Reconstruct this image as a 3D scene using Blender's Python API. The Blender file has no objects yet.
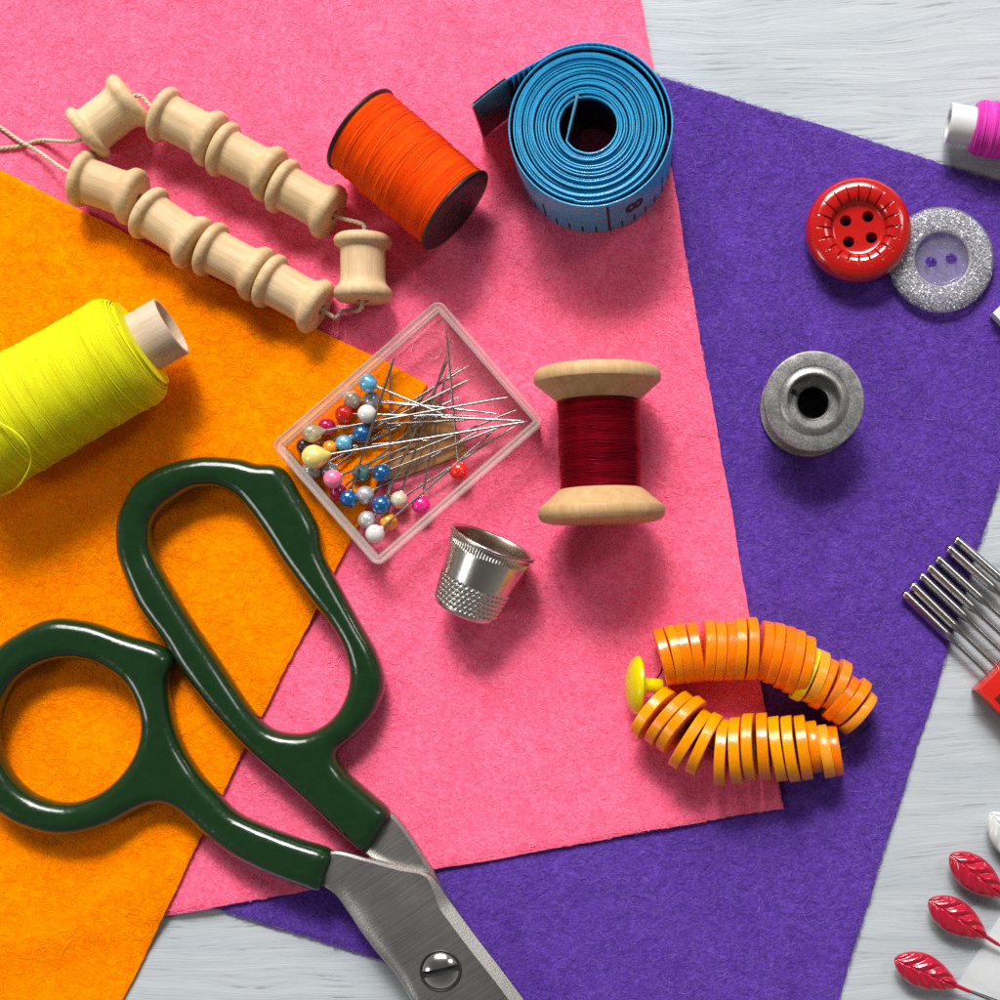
import bpy, bmesh, math, random
import numpy as np
from mathutils import Vector, Matrix, Quaternion

random.seed(7)
rng = np.random.default_rng(11)
S = 0.0002            # metres per photo pixel at table level: the frame is 20 cm wide
H = 1540.0            # camera height, in the same pixels
CX, CY = 650.0, 620.0  # the spot right below the camera
scene = bpy.context.scene
COL = scene.collection
PI = math.pi


# ------------------------------------------------------------------ helpers
def W(x, y, z=0.0):
    """plan position (table level pixels, y down) -> pixel-world vector, y up"""
    return Vector((x - 500.0, 500.0 - y, z))


def at(x, y, z=0.0):
    """the point at height z that is seen at photo position x, y"""
    k = 1.0 - z / H
    return W(CX + (x - CX) * k, CY + (y - CY) * k, z)


def lin(r, g, b):
    f = lambda c: (c / 255) / 12.92 if c / 255 <= 0.04045 else ((c / 255 + 0.055) / 1.055) ** 2.4
    return (f(r), f(g), f(b), 1.0)


class MB:
    def __init__(self):
        self.v, self.f = [], []

    def add(self, vs, fs):
        o = len(self.v)
        self.v += [tuple(p) for p in vs]
        self.f += [tuple(i + o for i in q) for q in fs]
        return self

    def lathe(self, prof, segs=48, M=None, closed=False, fn=None, caps=True):
        M = M or Matrix.Identity(4)
        vs, fs, n = [], [], len(prof)
        for i, (r, z) in enumerate(prof):
            for k in range(segs):
                a = 2 * PI * k / segs
                rr, zz = (r, z) if fn is None else fn(r, z, a, i)
                vs.append(M @ Vector((rr * math.cos(a), rr * math.sin(a), zz)))
        for i in range(n - 1 if not closed else n):
            j = (i + 1) % n
            for k in range(segs):
                l = (k + 1) % segs
                fs.append((i * segs + k, i * segs + l, j * segs + l, j * segs + k))
        if not closed and caps:
            for i, rev in ((0, True), (n - 1, False)):
                if prof[i][0] > 1e-6:
                    q = [i * segs + k for k in range(segs)]
                    fs.append(tuple(reversed(q)) if rev else tuple(q))
        return self.add(vs, fs)

    def tube(self, pts, r, segs=8, caps=True, loop=False):
        pts = [Vector(p) for p in pts]
        n = len(pts)
        rs = r if isinstance(r, (list, tuple)) else [r] * n
        vs, fs = [], []
        up = None
        for i, p in enumerate(pts):
            a = pts[(i - 1) % n] if (i > 0 or loop) else p
            b = pts[(i + 1) % n] if (i < n - 1 or loop) else p
            t = (b - a).normalized()
            if up is None:
                up = Vector((0, 0, 1)) if abs(t.z) < 0.9 else Vector((1, 0, 0))
            s = t.cross(up)
            if s.length < 1e-6:
                s = t.orthogonal()
            s.normalize()
            up = s.cross(t).normalized()
            for k in range(segs):
                c = 2 * PI * k / segs
                vs.append(p + (s * math.cos(c) + up * math.sin(c)) * rs[i])
        for i in range(n if loop else n - 1):
            j = (i + 1) % n
            for k in range(segs):
                l = (k + 1) % segs
                fs.append((i * segs + k, i * segs + l, j * segs + l, j * segs + k))
        if caps and not loop:
            fs.append(tuple(range(segs - 1, -1, -1)))
            fs.append(tuple((n - 1) * segs + k for k in range(segs)))
        return self.add(vs, fs)

    def prism(self, poly, z0, z1, bev=0.0, M=None, steps=3):
        """a plate with rounded edges; poly: list of (x, y), counter-clockwise"""
        M = M or Matrix.Identity(4)
        n = len(poly)
        P = [Vector((p[0], p[1])) for p in poly]
        area = sum(P[i].x * P[(i + 1) % n].y - P[(i + 1) % n].x * P[i].y for i in range(n))
        if area < 0:
            P.reverse()
        nor = []
        for i in range(n):
            e0 = (P[i] - P[i - 1]).normalized()
            e1 = (P[(i + 1) % n] - P[i]).normalized()
            a = Vector((e0.y, -e0.x)); b = Vector((e1.y, -e1.x))
            m = (a + b)
            m = m / max(0.35, m.length_squared / 2) if m.length > 1e-6 else a
            nor.append(m)
        rings = []
        if bev > 0:
            for k in range(steps + 1):
                c = PI / 2 * k / steps
                rings.append((-bev * (1 - math.sin(c)), z0 + bev * (1 - math.cos(c))))
            for k in range(steps + 1):
                c = PI / 2 * k / steps
                rings.append((-bev * (1 - math.cos(c)), z1 - bev * (1 - math.sin(c))))
        else:
            rings = [(0, z0), (0, z1)]
        vs, fs = [], []
        for off, z in rings:
            for i in range(n):
                q = P[i] + nor[i] * off
                vs.append(M @ Vector((q.x, q.y, z)))
        for i in range(len(rings) - 1):
            for k in range(n):
                l = (k + 1) % n
                fs.append((i * n + k, i * n + l, (i + 1) * n + l, (i + 1) * n + k))
        fs.append(tuple(range(n - 1, -1, -1)))
        fs.append(tuple((len(rings) - 1) * n + k for k in range(n)))
        return self.add(vs, fs)

    def shift(self, d):
        self.v = [(p[0] + d[0], p[1] + d[1], p[2] + d[2]) for p in self.v]
        return self

    def mesh(self, name, angle=35):
        me = bpy.data.meshes.new(name)
        me.from_pydata([(p[0] * S, p[1] * S, p[2] * S) for p in self.v], [], self.f)
        me.validate()
        me.polygons.foreach_set('use_smooth', [True] * len(me.polygons))
        if angle:
            me.set_sharp_from_angle(angle=math.radians(angle))
        me.update()
        return me


def np_mesh(name, V, F, smooth=True):
    """fast mesh from arrays; F is (n, 3) or (n, 4)"""
    me = bpy.data.meshes.new(name)
    V = np.ascontiguousarray(V, np.float32) * np.float32(S)
    F = np.ascontiguousarray(F, np.int32)
    k = F.shape[1]
    me.vertices.add(len(V)); me.vertices.foreach_set('co', V.ravel())
    me.loops.add(F.size); me.loops.foreach_set('vertex_index', F.ravel())
    me.polygons.add(len(F))
    me.polygons.foreach_set('loop_start', np.arange(0, F.size, k, dtype=np.int32))
    me.update(calc_edges=True)
    me.polygons.foreach_set('use_smooth', np.full(len(F), smooth))
    me.validate()
    return me


def setprops(o, label=None, cat=None, group=None, kind=None):
    if label: o['label'] = label
    if cat: o['category'] = cat
    if group: o['group'] = group
    if kind: o['kind'] = kind
    return o


def thing(name, label, cat, loc, group=None, rot=None):
    o = bpy.data.objects.new(name, None)
    o.empty_display_size = 0.005
    COL.objects.link(o)
    q = rot.to_quaternion() if isinstance(rot, Matrix) else (rot or Quaternion())
    o.rotation_mode = 'QUATERNION'
    o.location = Vector(loc) * S
    o.rotation_quaternion = q
    o['_loc'] = list(loc)
    return setprops(o, label, cat, group)


def part(name, mb, mat, parent, angle=35, world=False, kind=None, label=None):
    """a mesh under its thing; world=True: coordinates are pixel-world and the thing is unrotated"""
    if isinstance(mb, MB):
        if world:
            r = parent
            while r.parent: r = r.parent
            mb.shift([-c for c in r['_loc']])
        me = mb.mesh(name, angle)
    else:
        me = mb
    me.materials.append(mat)
    o = bpy.data.objects.new(name, me)
    COL.objects.link(o)
    o.parent = parent
    if kind: o['kind'] = kind
    if label: o['label'] = label
    return o


def dup(root, loc, rot=None, label=None, group=None):
    r = root.copy(); COL.objects.link(r)
    r.location = Vector(loc) * S
    if rot is not None:
        r.rotation_quaternion = rot.to_quaternion() if isinstance(rot, Matrix) else rot
    if label: r['label'] = label
    if group: r['group'] = group
    for ch in list(root.children):
        c = ch.copy(); COL.objects.link(c); c.parent = r
        for g in list(ch.children):
            d = g.copy(); COL.objects.link(d); d.parent = c
    return r


def zrot(axis, spin=0.0):
    """rotation that turns local z into axis"""
    return Vector(axis).normalized().to_track_quat('Z', 'Y') @ Quaternion((0, 0, 1), spin)


def ss(e0, e1, x):
    t = np.clip((x - e0) / (e1 - e0), 0, 1)
    return t * t * (3 - 2 * t)


def catmull(pts, n=6, loop=False):
    P = [Vector(p) for p in pts]
    m = len(P); out = []
    for i in range(m if loop else m - 1):
        g = lambda k: P[k % m] if loop else P[min(max(k, 0), m - 1)]
        a, b, c, d = g(i - 1), g(i), g(i + 1), g(i + 2)
        for k in range(n):
            t = k / n
            out.append(0.5 * ((2 * b) + (c - a) * t + (2 * a - 5 * b + 4 * c - d) * t * t + (3 * b - a - 3 * c + d) * t ** 3))
    if not loop: out.append(P[-1])
    return out


# ------------------------------------------------------------------ materials
class NT:
    def __init__(self, name):
        self.m = bpy.data.materials.new(name)
        self.m.use_nodes = True
        self.t = self.m.node_tree
        self.b = self.t.nodes['Principled BSDF']
        self.out = self.t.nodes['Material Output']

    def n(self, typ, **kw):
        nd = self.t.nodes.new(typ)
        for k, v in kw.items(): setattr(nd, k, v)
        return nd

    def l(self, a, b): self.t.links.new(a, b)

    def px(self, scale=(1, 1, 1), rot=(0, 0, 0), rnd=False):
        """object coordinates counted in photo pixels"""
        tc = self.n('ShaderNodeTexCoord')
        mp = self.n('ShaderNodeMapping')
        mp.vector_type = 'TEXTURE'
        mp.inputs['Scale'].default_value = [S / s for s in scale]
        mp.inputs['Rotation'].default_value = rot
        self.l(tc.outputs['Object'], mp.inputs['Vector'])
        if rnd:
            oi = self.n('ShaderNodeObjectInfo')
            mu = self.n('ShaderNodeMath', operation='MULTIPLY'); mu.inputs[1].default_value = 700
            self.l(oi.outputs['Random'], mu.inputs[0])
            ad = self.n('ShaderNodeVectorMath', operation='ADD')
            self.l(mp.outputs[0], ad.inputs[0]); self.l(mu.outputs[0], ad.inputs[1])
            return ad.outputs[0]
        return mp.outputs[0]

    def noise(self, vec, scale, detail=4, rough=0.55, dist=0.0):
        nd = self.n('ShaderNodeTexNoise')
        nd.inputs['Scale'].default_value = scale
        nd.inputs['Detail'].default_value = detail
        nd.inputs['Roughness'].default_value = rough
        nd.inputs['Distortion'].default_value = dist
        self.l(vec, nd.inputs['Vector'])
        return nd.outputs['Fac']

    def ramp(self, fac, stops):
        nd = self.n('ShaderNodeValToRGB')
        e = nd.color_ramp.elements
        while len(e) < len(stops): e.new(0.5)
        for el, (p, c) in zip(e, stops):
            el.position = p
            el.color = c if len(c) == 4 else (*c, 1)
        self.l(fac, nd.inputs[0])
        return nd.outputs[0]

    def mix(self, fac, a, b, blend='MIX'):
        nd = self.n('ShaderNodeMix', data_type='RGBA', blend_type=blend)
        for s, v in ((nd.inputs[0], fac), (nd.inputs[6], a), (nd.inputs[7], b)):
            if hasattr(v, 'is_output'): self.l(v, s)
            else: s.default_value = v
        return nd.outputs[2]

    def math(self, op, a, b=0.0):
        nd = self.n('ShaderNodeMath', operation=op)
        for s, v in ((nd.inputs[0], a), (nd.inputs[1], b)):
            if hasattr(v, 'is_output'): self.l(v, s)
            else: s.default_value = v
        return nd.outputs[0]

    def bump(self, h, dist=0.5, strength=1.0, prev=None):
        nd = self.n('ShaderNodeBump')
        nd.inputs['Distance'].default_value = dist * S
        nd.inputs['Strength'].default_value = strength
        self.l(h, nd.inputs['Height'])
        if prev is not None: self.l(prev, nd.inputs['Normal'])
        self.l(nd.outputs[0], self.b.inputs['Normal'])
        return nd.outputs[0]

    def set(self, **kw):
        for k, v in kw.items():
            s = self.b.inputs[k.replace('_', ' ')]
            if hasattr(v, 'is_output'): self.l(v, s)
            else: s.default_value = v
        return self


def plain(name, col, rough=0.4, metal=0.0, coat=0.0, spec=0.5, vary=0.12, bump=0.0, sss=0.0, trans=0.0, bscale=0.25):
    n = NT(name)
    if not metal: col = tuple(x * 0.76 for x in col[:3])
    v = n.px(rnd=True)
    f = n.noise(v, 0.08, 5)
    c = n.mix(f, tuple(x * (1 - vary) for x in col[:3]) + (1,), tuple(min(1, x * (1 + vary)) for x in col[:3]) + (1,))
    n.set(Base_Color=c, Metallic=metal, Coat_Weight=coat, Specular_IOR_Level=spec, Transmission_Weight=trans)
    n.set(Coat_Roughness=0.05)
    r = n.math('MULTIPLY_ADD', n.noise(v, 0.3, 3), rough * 0.5); n.t.nodes[-1]
    rr = n.math('ADD', n.math('MULTIPLY', n.noise(v, 0.3, 3), rough * 0.5), rough * 0.75)
    n.set(Roughness=rr)
    if bump: n.bump(n.noise(v, bscale, 4), bump)
    if sss:
        n.set(Subsurface_Weight=sss)
        n.b.inputs['Subsurface Radius'].default_value = (1, 0.5, 0.25)
        n.b.inputs['Subsurface Scale'].default_value = 8 * S
    return n.m


def felt(name, dark, mid, light, rot=0.0, stretch=2.2):
    n = NT(name)
    v = n.px((1 / stretch, 1, 1), (0, 0, rot))
    big = n.noise(n.px(), 0.06, 4, 0.6, 0.2)
    fine = n.noise(v, 0.40, 5, 0.75, 0.25)
    iso = n.noise(n.px(), 0.5, 3, 0.75, 0.2)
    k = n.math('ADD', n.math('MULTIPLY', big, 0.15), n.math('ADD', n.math('MULTIPLY', fine, 0.50), n.math('MULTIPLY', iso, 0.35)))
    c = n.ramp(k, [(0.38, dark), (0.5, mid), (0.61, light)])
    pit = n.ramp(n.noise(n.px(), 0.22, 2, 0.5), [(0.29, (1, 1, 1, 1)), (0.35, (0, 0, 0, 1))])
    c = n.mix(n.math('MULTIPLY', pit, 0.45), c, tuple(x * 0.8 for x in dark[:3]) + (1,))
    n.set(Base_Color=c, Roughness=1.0, Specular_IOR_Level=0.0)
    h = n.math('ADD', n.math('MULTIPLY', fine, 1.0), n.math('ADD', n.math('MULTIPLY', iso, 0.5), n.math('MULTIPLY', big, 0.8)))
    n.bump(h, 1.7, 0.4)
    return n.m


def fibre_mat(name, dark, light):
    n = NT(name)
    g = n.n('ShaderNodeNewGeometry')
    c = n.mix(g.outputs['Random Per Island'], dark, light)
    n.set(Base_Color=c, Roughness=1.0, Specular_IOR_Level=0.0)
    return n.m


def wood(name, dark, light, axis=2, scale=1.0, rough=0.55, contrast=1.0):
    n = NT(name)
    sc = [1, 1, 1]; sc[axis] = 0.07
    v = n.px(sc, rnd=True)
    g1 = n.noise(v, 0.16 * scale, 6, 0.6, 0.4)
    g2 = n.noise(v, 0.7 * scale, 3, 0.6)
    v3 = n.px((1, 1, 1), rnd=True)
    blot = n.noise(v3, 0.03, 4)
    k = n.math('ADD', n.math('MULTIPLY', g1, 0.55), n.math('ADD', n.math('MULTIPLY', g2, 0.25), n.math('MULTIPLY', blot, 0.2)))
    c = n.ramp(k, [(0.5 - 0.17 / contrast, dark), (0.5 + 0.14 / contrast, light)])
    oi = n.n('ShaderNodeObjectInfo')
    c = n.mix(n.math('MULTIPLY', oi.outputs['Random'], 0.35), c, dark)
    n.set(Base_Color=c, Roughness=rough, Specular_IOR_Level=0.3)
    n.bump(n.math('ADD', g1, g2), 0.5, 0.6)
    return n.m


def thread(name, dark, light, axis=2, sheen=0.0, rough=0.5, spec=0.35):
    n = NT(name)
    sc = [0.04, 0.04, 0.04]; sc[axis] = 1.0
    v = n.px(sc)
    a = n.noise(v, 0.55, 4, 0.7)
    b = n.noise(v, 0.09, 3)
    k = n.math('ADD', n.math('MULTIPLY', a, 0.7), n.math('MULTIPLY', b, 0.3))
    c = n.ramp(k, [(0.36, dark), (0.62, light)])
    n.set(Base_Color=c, Roughness=rough, Specular_IOR_Level=spec, Sheen_Weight=sheen)
    n.bump(a, 0.5, 0.5)
    return n.m


def clear_plastic(name, tint, milk, milk_col, rough=0.08):
    """thin clear plastic: lets light straight through, reflects by fresnel, a little milky"""
    n = NT(name)
    tr = n.n('ShaderNodeBsdfTransparent'); tr.inputs[0].default_value = tint
    gl = n.n('ShaderNodeBsdfGlossy'); gl.inputs['Roughness'].default_value = rough
    df = n.n('ShaderNodeBsdfDiffuse'); df.inputs[0].default_value = milk_col
    tl = n.n('ShaderNodeBsdfTranslucent'); tl.inputs[0].default_value = milk_col
    a = n.n('ShaderNodeMixShader'); a.inputs[0].default_value = 0.4
    n.l(df.outputs[0], a.inputs[1]); n.l(tl.outputs[0], a.inputs[2])
    b = n.n('ShaderNodeMixShader')
    f = n.noise(n.px(), 0.05, 3)
    n.l(n.math('ADD', n.math('MULTIPLY', f, milk * 0.5), milk * 0.75), b.inputs[0])
    n.l(tr.outputs[0], b.inputs[1]); n.l(a.outputs[0], b.inputs[2])
    fr = n.n('ShaderNodeFresnel'); fr.inputs[0].default_value = 1.17
    c = n.n('ShaderNodeMixShader')
    n.l(fr.outputs[0], c.inputs[0]); n.l(b.outputs[0], c.inputs[1]); n.l(gl.outputs[0], c.inputs[2])
    n.l(c.outputs[0], n.out.inputs[0])
    return n.m


def speckled(name):
    n = NT(name)
    v = n.px()
    a = n.noise(v, 0.75, 4, 0.75); b = n.noise(v, 0.07, 4)
    k = n.math('ADD', n.math('MULTIPLY', a, 0.7), n.math('MULTIPLY', b, 0.3))
    c = n.ramp(k, [(0.36, (0.13, 0.128, 0.125, 1)), (0.5, (0.26, 0.255, 0.25, 1)), (0.62, (0.46, 0.43, 0.41, 1))])
    n.set(Base_Color=c, Metallic=0.65, Roughness=n.math('ADD', n.math('MULTIPLY', a, 0.3), 0.2))
    n.bump(a, 0.2, 0.4)
    return n.m


def brushed(name, col, rough, rot, metal=1.0):
    n = NT(name)
    v = n.px((0.03, 1.4, 1), (0, 0, rot))
    a = n.noise(v, 0.5, 5, 0.7)
    big = n.noise(n.px(), 0.02, 3)
    c = n.mix(a, tuple(x * 0.8 for x in col[:3]) + (1,), tuple(min(1, x * 1.15) for x in col[:3]) + (1,))
    n.set(Base_Color=c, Metallic=metal)
    n.set(Roughness=n.math('ADD', n.math('MULTIPLY', a, 0.18), n.math('ADD', n.math('MULTIPLY', big, 0.1), rough)))
    n.bump(a, 0.35, 0.5)
    return n.m


M = {}
M['felt_purple'] = felt('purple felt', (0.062, 0.020, 0.20, 1), (0.102, 0.038, 0.315, 1), (0.160, 0.075, 0.44, 1), 0.06, 2.4)
M['felt_pink'] = felt('pink felt', (0.80, 0.068, 0.150, 1), (0.97, 0.140, 0.265, 1), (1.0, 0.225, 0.37, 1), -0.35, 1.8)
M['felt_orange'] = felt('orange felt', (0.97, 0.165, 0.0, 1), (1.0, 0.242, 0.0, 1), (1.0, 0.33, 0.0, 1), -0.42, 3.2)
M['fib_purple'] = fibre_mat('purple fibre', (0.085, 0.032, 0.27, 1), (0.20, 0.105, 0.50, 1))
M['fib_pink'] = fibre_mat('pink fibre', (0.95, 0.125, 0.25, 1), (1.0, 0.29, 0.45, 1))
M['fib_orange'] = fibre_mat('orange fibre', (1.0, 0.20, 0.0, 1), (1.0, 0.40, 0.0, 1))
M['wood_pale'] = wood('pale bobbin wood', (0.46, 0.28, 0.12, 1), (0.74, 0.56, 0.345, 1), contrast=0.75)
M['wood_spool'] = wood('spool wood', (0.42, 0.23, 0.09, 1), (0.68, 0.46, 0.235, 1), scale=0.7, contrast=0.8)
M['orange_thread'] = thread('orange thread', (0.78, 0.040, 0.0, 1), (1.0, 0.125, 0.0, 1), spec=0.2)
M['yellow_thread'] = thread('yellow thread', (0.62, 0.57, 0.002, 1), (0.78, 0.79, 0.015, 1), spec=0.2)
M['red_thread'] = thread('dark red thread', (0.085, 0.001, 0.004, 1), (0.30, 0.003, 0.016, 1), rough=0.27, spec=0.9)
M['red_thread'].node_tree.nodes['Principled BSDF'].inputs['Specular Tint'].default_value = (1, 0.12, 0.25, 1)
M['red_thread'].node_tree.nodes['Principled BSDF'].inputs['Metallic'].default_value = 0.5
M['magenta_thread'] = thread('magenta thread', (0.55, 0.02, 0.36, 1), (0.85, 0.07, 0.5, 1))
M['black_plastic'] = plain('black plastic', (0.012, 0.011, 0.011), 0.45, bump=0.3)
M['card'] = wood('cardboard', (0.44, 0.31, 0.20, 1), (0.63, 0.50, 0.38, 1), axis=2, scale=0.5, rough=0.8)
M['twine'] = plain('twine', lin(222, 206, 178), 0.9, spec=0.1, vary=0.2, bump=0.6, bscale=0.6)
M['tape_blue'] = plain('blue tape', (0.022, 0.43, 0.78), 0.4, spec=0.4, coat=0.25, vary=0.3, bump=0.4, bscale=0.8)
M['navy'] = plain('navy print', (0.012, 0.014, 0.05), 0.5)
M['tape_mark'] = plain('sky blue print', (0.03, 0.42, 0.75), 0.5)
M['ink'] = plain('black print', (0.012, 0.012, 0.018), 0.6)
M['steel'] = plain('bright steel', (0.74, 0.72, 0.69), 0.16, metal=1.0, vary=0.06)
M['pin_steel'] = plain('pin steel', (0.42, 0.395, 0.37), 0.28, metal=1.0, vary=0.12)
M['tip_steel'] = plain('tape tip steel', (0.30, 0.29, 0.28), 0.3, metal=1.0, vary=0.1)
M['needle_steel'] = plain('needle steel', (0.52, 0.505, 0.49), 0.24, metal=1.0, vary=0.08)
M['blade'] = brushed('brushed blade steel', (0.44, 0.42, 0.395), 0.24, 0.58)
M['blade_edge'] = brushed('ground bevel', (0.70, 0.66, 0.62), 0.30, -0.35)
M['thimble'] = plain('thimble steel', (0.62, 0.585, 0.535), 0.27, metal=1.0, vary=0.05, bump=0.12, bscale=0.15)
M['bobbin'] = speckled('dull cast steel')
M['green'] = plain('green dipped vinyl', (0.008, 0.036, 0.009), 0.22, coat=0.5, spec=0.4, vary=0.25, bump=0.8, bscale=0.06)
M['red_gloss'] = plain('red gloss plastic', (0.56, 0.008, 0.006), 0.16, coat=0.7, vary=0.06)
M['red_holder'] = plain('red holder plastic', (0.72, 0.018, 0.008), 0.3, vary=0.06)
M['leaf_red'] = plain('crimson lacquer', (0.55, 0.006, 0.035), 0.12, coat=0.9, vary=0.12)
M['leaf_white'] = plain('pearl white lacquer', (0.80, 0.80, 0.78), 0.12, coat=0.8, vary=0.03)
M['white_plastic'] = plain('white plastic', (0.82, 0.82, 0.81), 0.35, vary=0.03)
M['white_card'] = plain('white card', (0.70, 0.72, 0.73), 0.6, vary=0.03)
M['label'] = plain('tan paper', lin(176, 122, 66), 0.8, vary=0.1)
M['black_thread'] = plain('black thread', (0.01, 0.008, 0.008), 0.6)
M['dark_red'] = plain('dark red dab', (0.22, 0.008, 0.006), 0.4)
M['gap_shade'] = plain('gap shade black', (0.01, 0.01, 0.01), 0.5)  # near-black that paints in the shade of holes and gaps
M['clear'] = clear_plastic('clear polystyrene', (0.99, 0.985, 0.98, 1), 0.045, (0.95, 0.90, 0.85, 1))
M['clear_rim'] = clear_plastic('clear polystyrene rim', (0.99, 0.98, 0.97, 1), 0.27, (0.98, 0.94, 0.88, 1))
M['button_clear'] = clear_plastic('clear acrylic', (0.95, 0.95, 0.97, 1), 0.14, (0.9, 0.9, 0.92, 1))


def table_mat():
    n = NT('whitewashed wood')
    v = n.px((0.045, 1, 1), (0, 0, 0.03))
    warp = n.noise(n.px((0.25, 1, 1)), 0.012, 2)
    av = n.n('ShaderNodeVectorMath', operation='MULTIPLY_ADD')
    cv = n.n('ShaderNodeCombineXYZ'); n.l(n.math('MULTIPLY', warp, 60.0), cv.inputs[1])
    n.l(v, av.inputs[0]); av.inputs[1].default_value = (1, 1, 1); n.l(cv.outputs[0], av.inputs[2])
    vv = av.outputs[0]
    g1 = n.noise(vv, 0.10, 5, 0.6, 0.3)
    g2 = n.noise(vv, 0.42, 4, 0.65, 0.4)
    g3 = n.noise(n.px((0.3, 1, 1)), 0.02, 3)
    c = n.ramp(n.math('ADD', n.math('MULTIPLY', g1, 0.6), n.math('MULTIPLY', g3, 0.4)),
               [(0.3, (0.37, 0.41, 0.435, 1)), (0.68, (0.485, 0.515, 0.535, 1))])
    lines = n.ramp(g2, [(0.33, (1, 1, 1, 1)), (0.43, (0, 0, 0, 1))])
    mask = n.ramp(g1, [(0.40, (0.75, 0.75, 0.75, 1)), (0.58, (0.08, 0.08, 0.08, 1))])
    f = n.mix(1.0, lines, mask, 'MULTIPLY')
    c = n.mix(f, c, (0.18, 0.18, 0.185, 1))
    n.set(Base_Color=c, Roughness=0.5, Specular_IOR_Level=0.3)
    n.bump(n.math('ADD', g2, g1), 0.8, 0.6)
    return n.m


M['table'] = table_mat()

# ------------------------------------------------------------------ table and felt
tb = MB(); tb.prism([(-3000, -3000), (3000, -3000), (3000, 3000), (-3000, 3000)], -90, 0, 4)
table_me = tb.mesh('table_surface'); table_me.materials.append(M['table'])
table = bpy.data.objects.new('table_surface', table_me); COL.objects.link(table)
setprops(table, 'whitewashed pale grey wooden table top with fine grain', 'table top', kind='structure')

T = 5.0  # felt thickness


def rect_frame(corner, u, v, lu, lv):
    u = Vector((u[0], -u[1])).normalized()
    v = Vector((v[0], -v[1])).normalized()
    c = Vector((corner[0] - 500, 500 - corner[1]))
    return (c, u, v, lu, lv)


def sd(fr, X, Y):
    """signed distance to a rectangle, positive inside"""
    c, u, v, lu, lv = fr
    a = (X - c.x) * u.x + (Y - c.y) * u.y
    b = (X - c.x) * v.x + (Y - c.y) * v.y
    return np.minimum(np.minimum(a, lu - a), np.minimum(b, lv - b))


PURPLE = rect_frame((1084, 210), (-1, -0.313), (-0.299, 1), 702, 1000)
PURPLE = rect_frame((1084, 210), (-1, -0.313), (-0.313, 1), 702, 925)
PINK = rect_frame((782, 807), (-635, 111), (-111, -635), 1150, 1040)
ORANGE = rect_frame((430, 387), (-0.895, -0.4484), (-0.4484, 0.895), 820, 960)


def wob(X, Y, p):
    return 0.5 * np.sin(X * 0.021 + p) * np.cos(Y * 0.017 + 2 * p) + 0.35 * np.sin(X * 0.05 + Y * 0.043 + p)


def bot_purple(X, Y): return 0.25 + 0 * X
def top_purple(X, Y): return bot_purple(X, Y) + T + wob(X, Y, 0.3)
def bot_pink(X, Y): return 0.3 + (T + 0.9) * ss(-42, 4, sd(PURPLE, X, Y)) + wob(X, Y, 0.3) * ss(-20, 4, sd(PURPLE, X, Y))
def top_pink(X, Y): return bot_pink(X, Y) + T + wob(X, Y, 1.3)
def bot_orange(X, Y):
    k = ss(-42, 4, sd(PINK, X, Y))
    return 0.35 + (top_pink(X, Y) + 0.6) * k
def top_orange(X, Y): return bot_orange(X, Y) + T + wob(X, Y, 2.1)


def ground(x, y):
    """height of the top of whatever sheet lies at plan position x, y"""
    X, Y = np.array([x - 500.0]), np.array([500.0 - y])
    if sd(ORANGE, X, Y)[0] > 0: return float(top_orange(X, Y)[0])
    if sd(PINK, X, Y)[0] > 0: return float(top_pink(X, Y)[0])
    if sd(PURPLE, X, Y)[0] > 0: return float(top_purple(X, Y)[0])
    return 0.0


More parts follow.
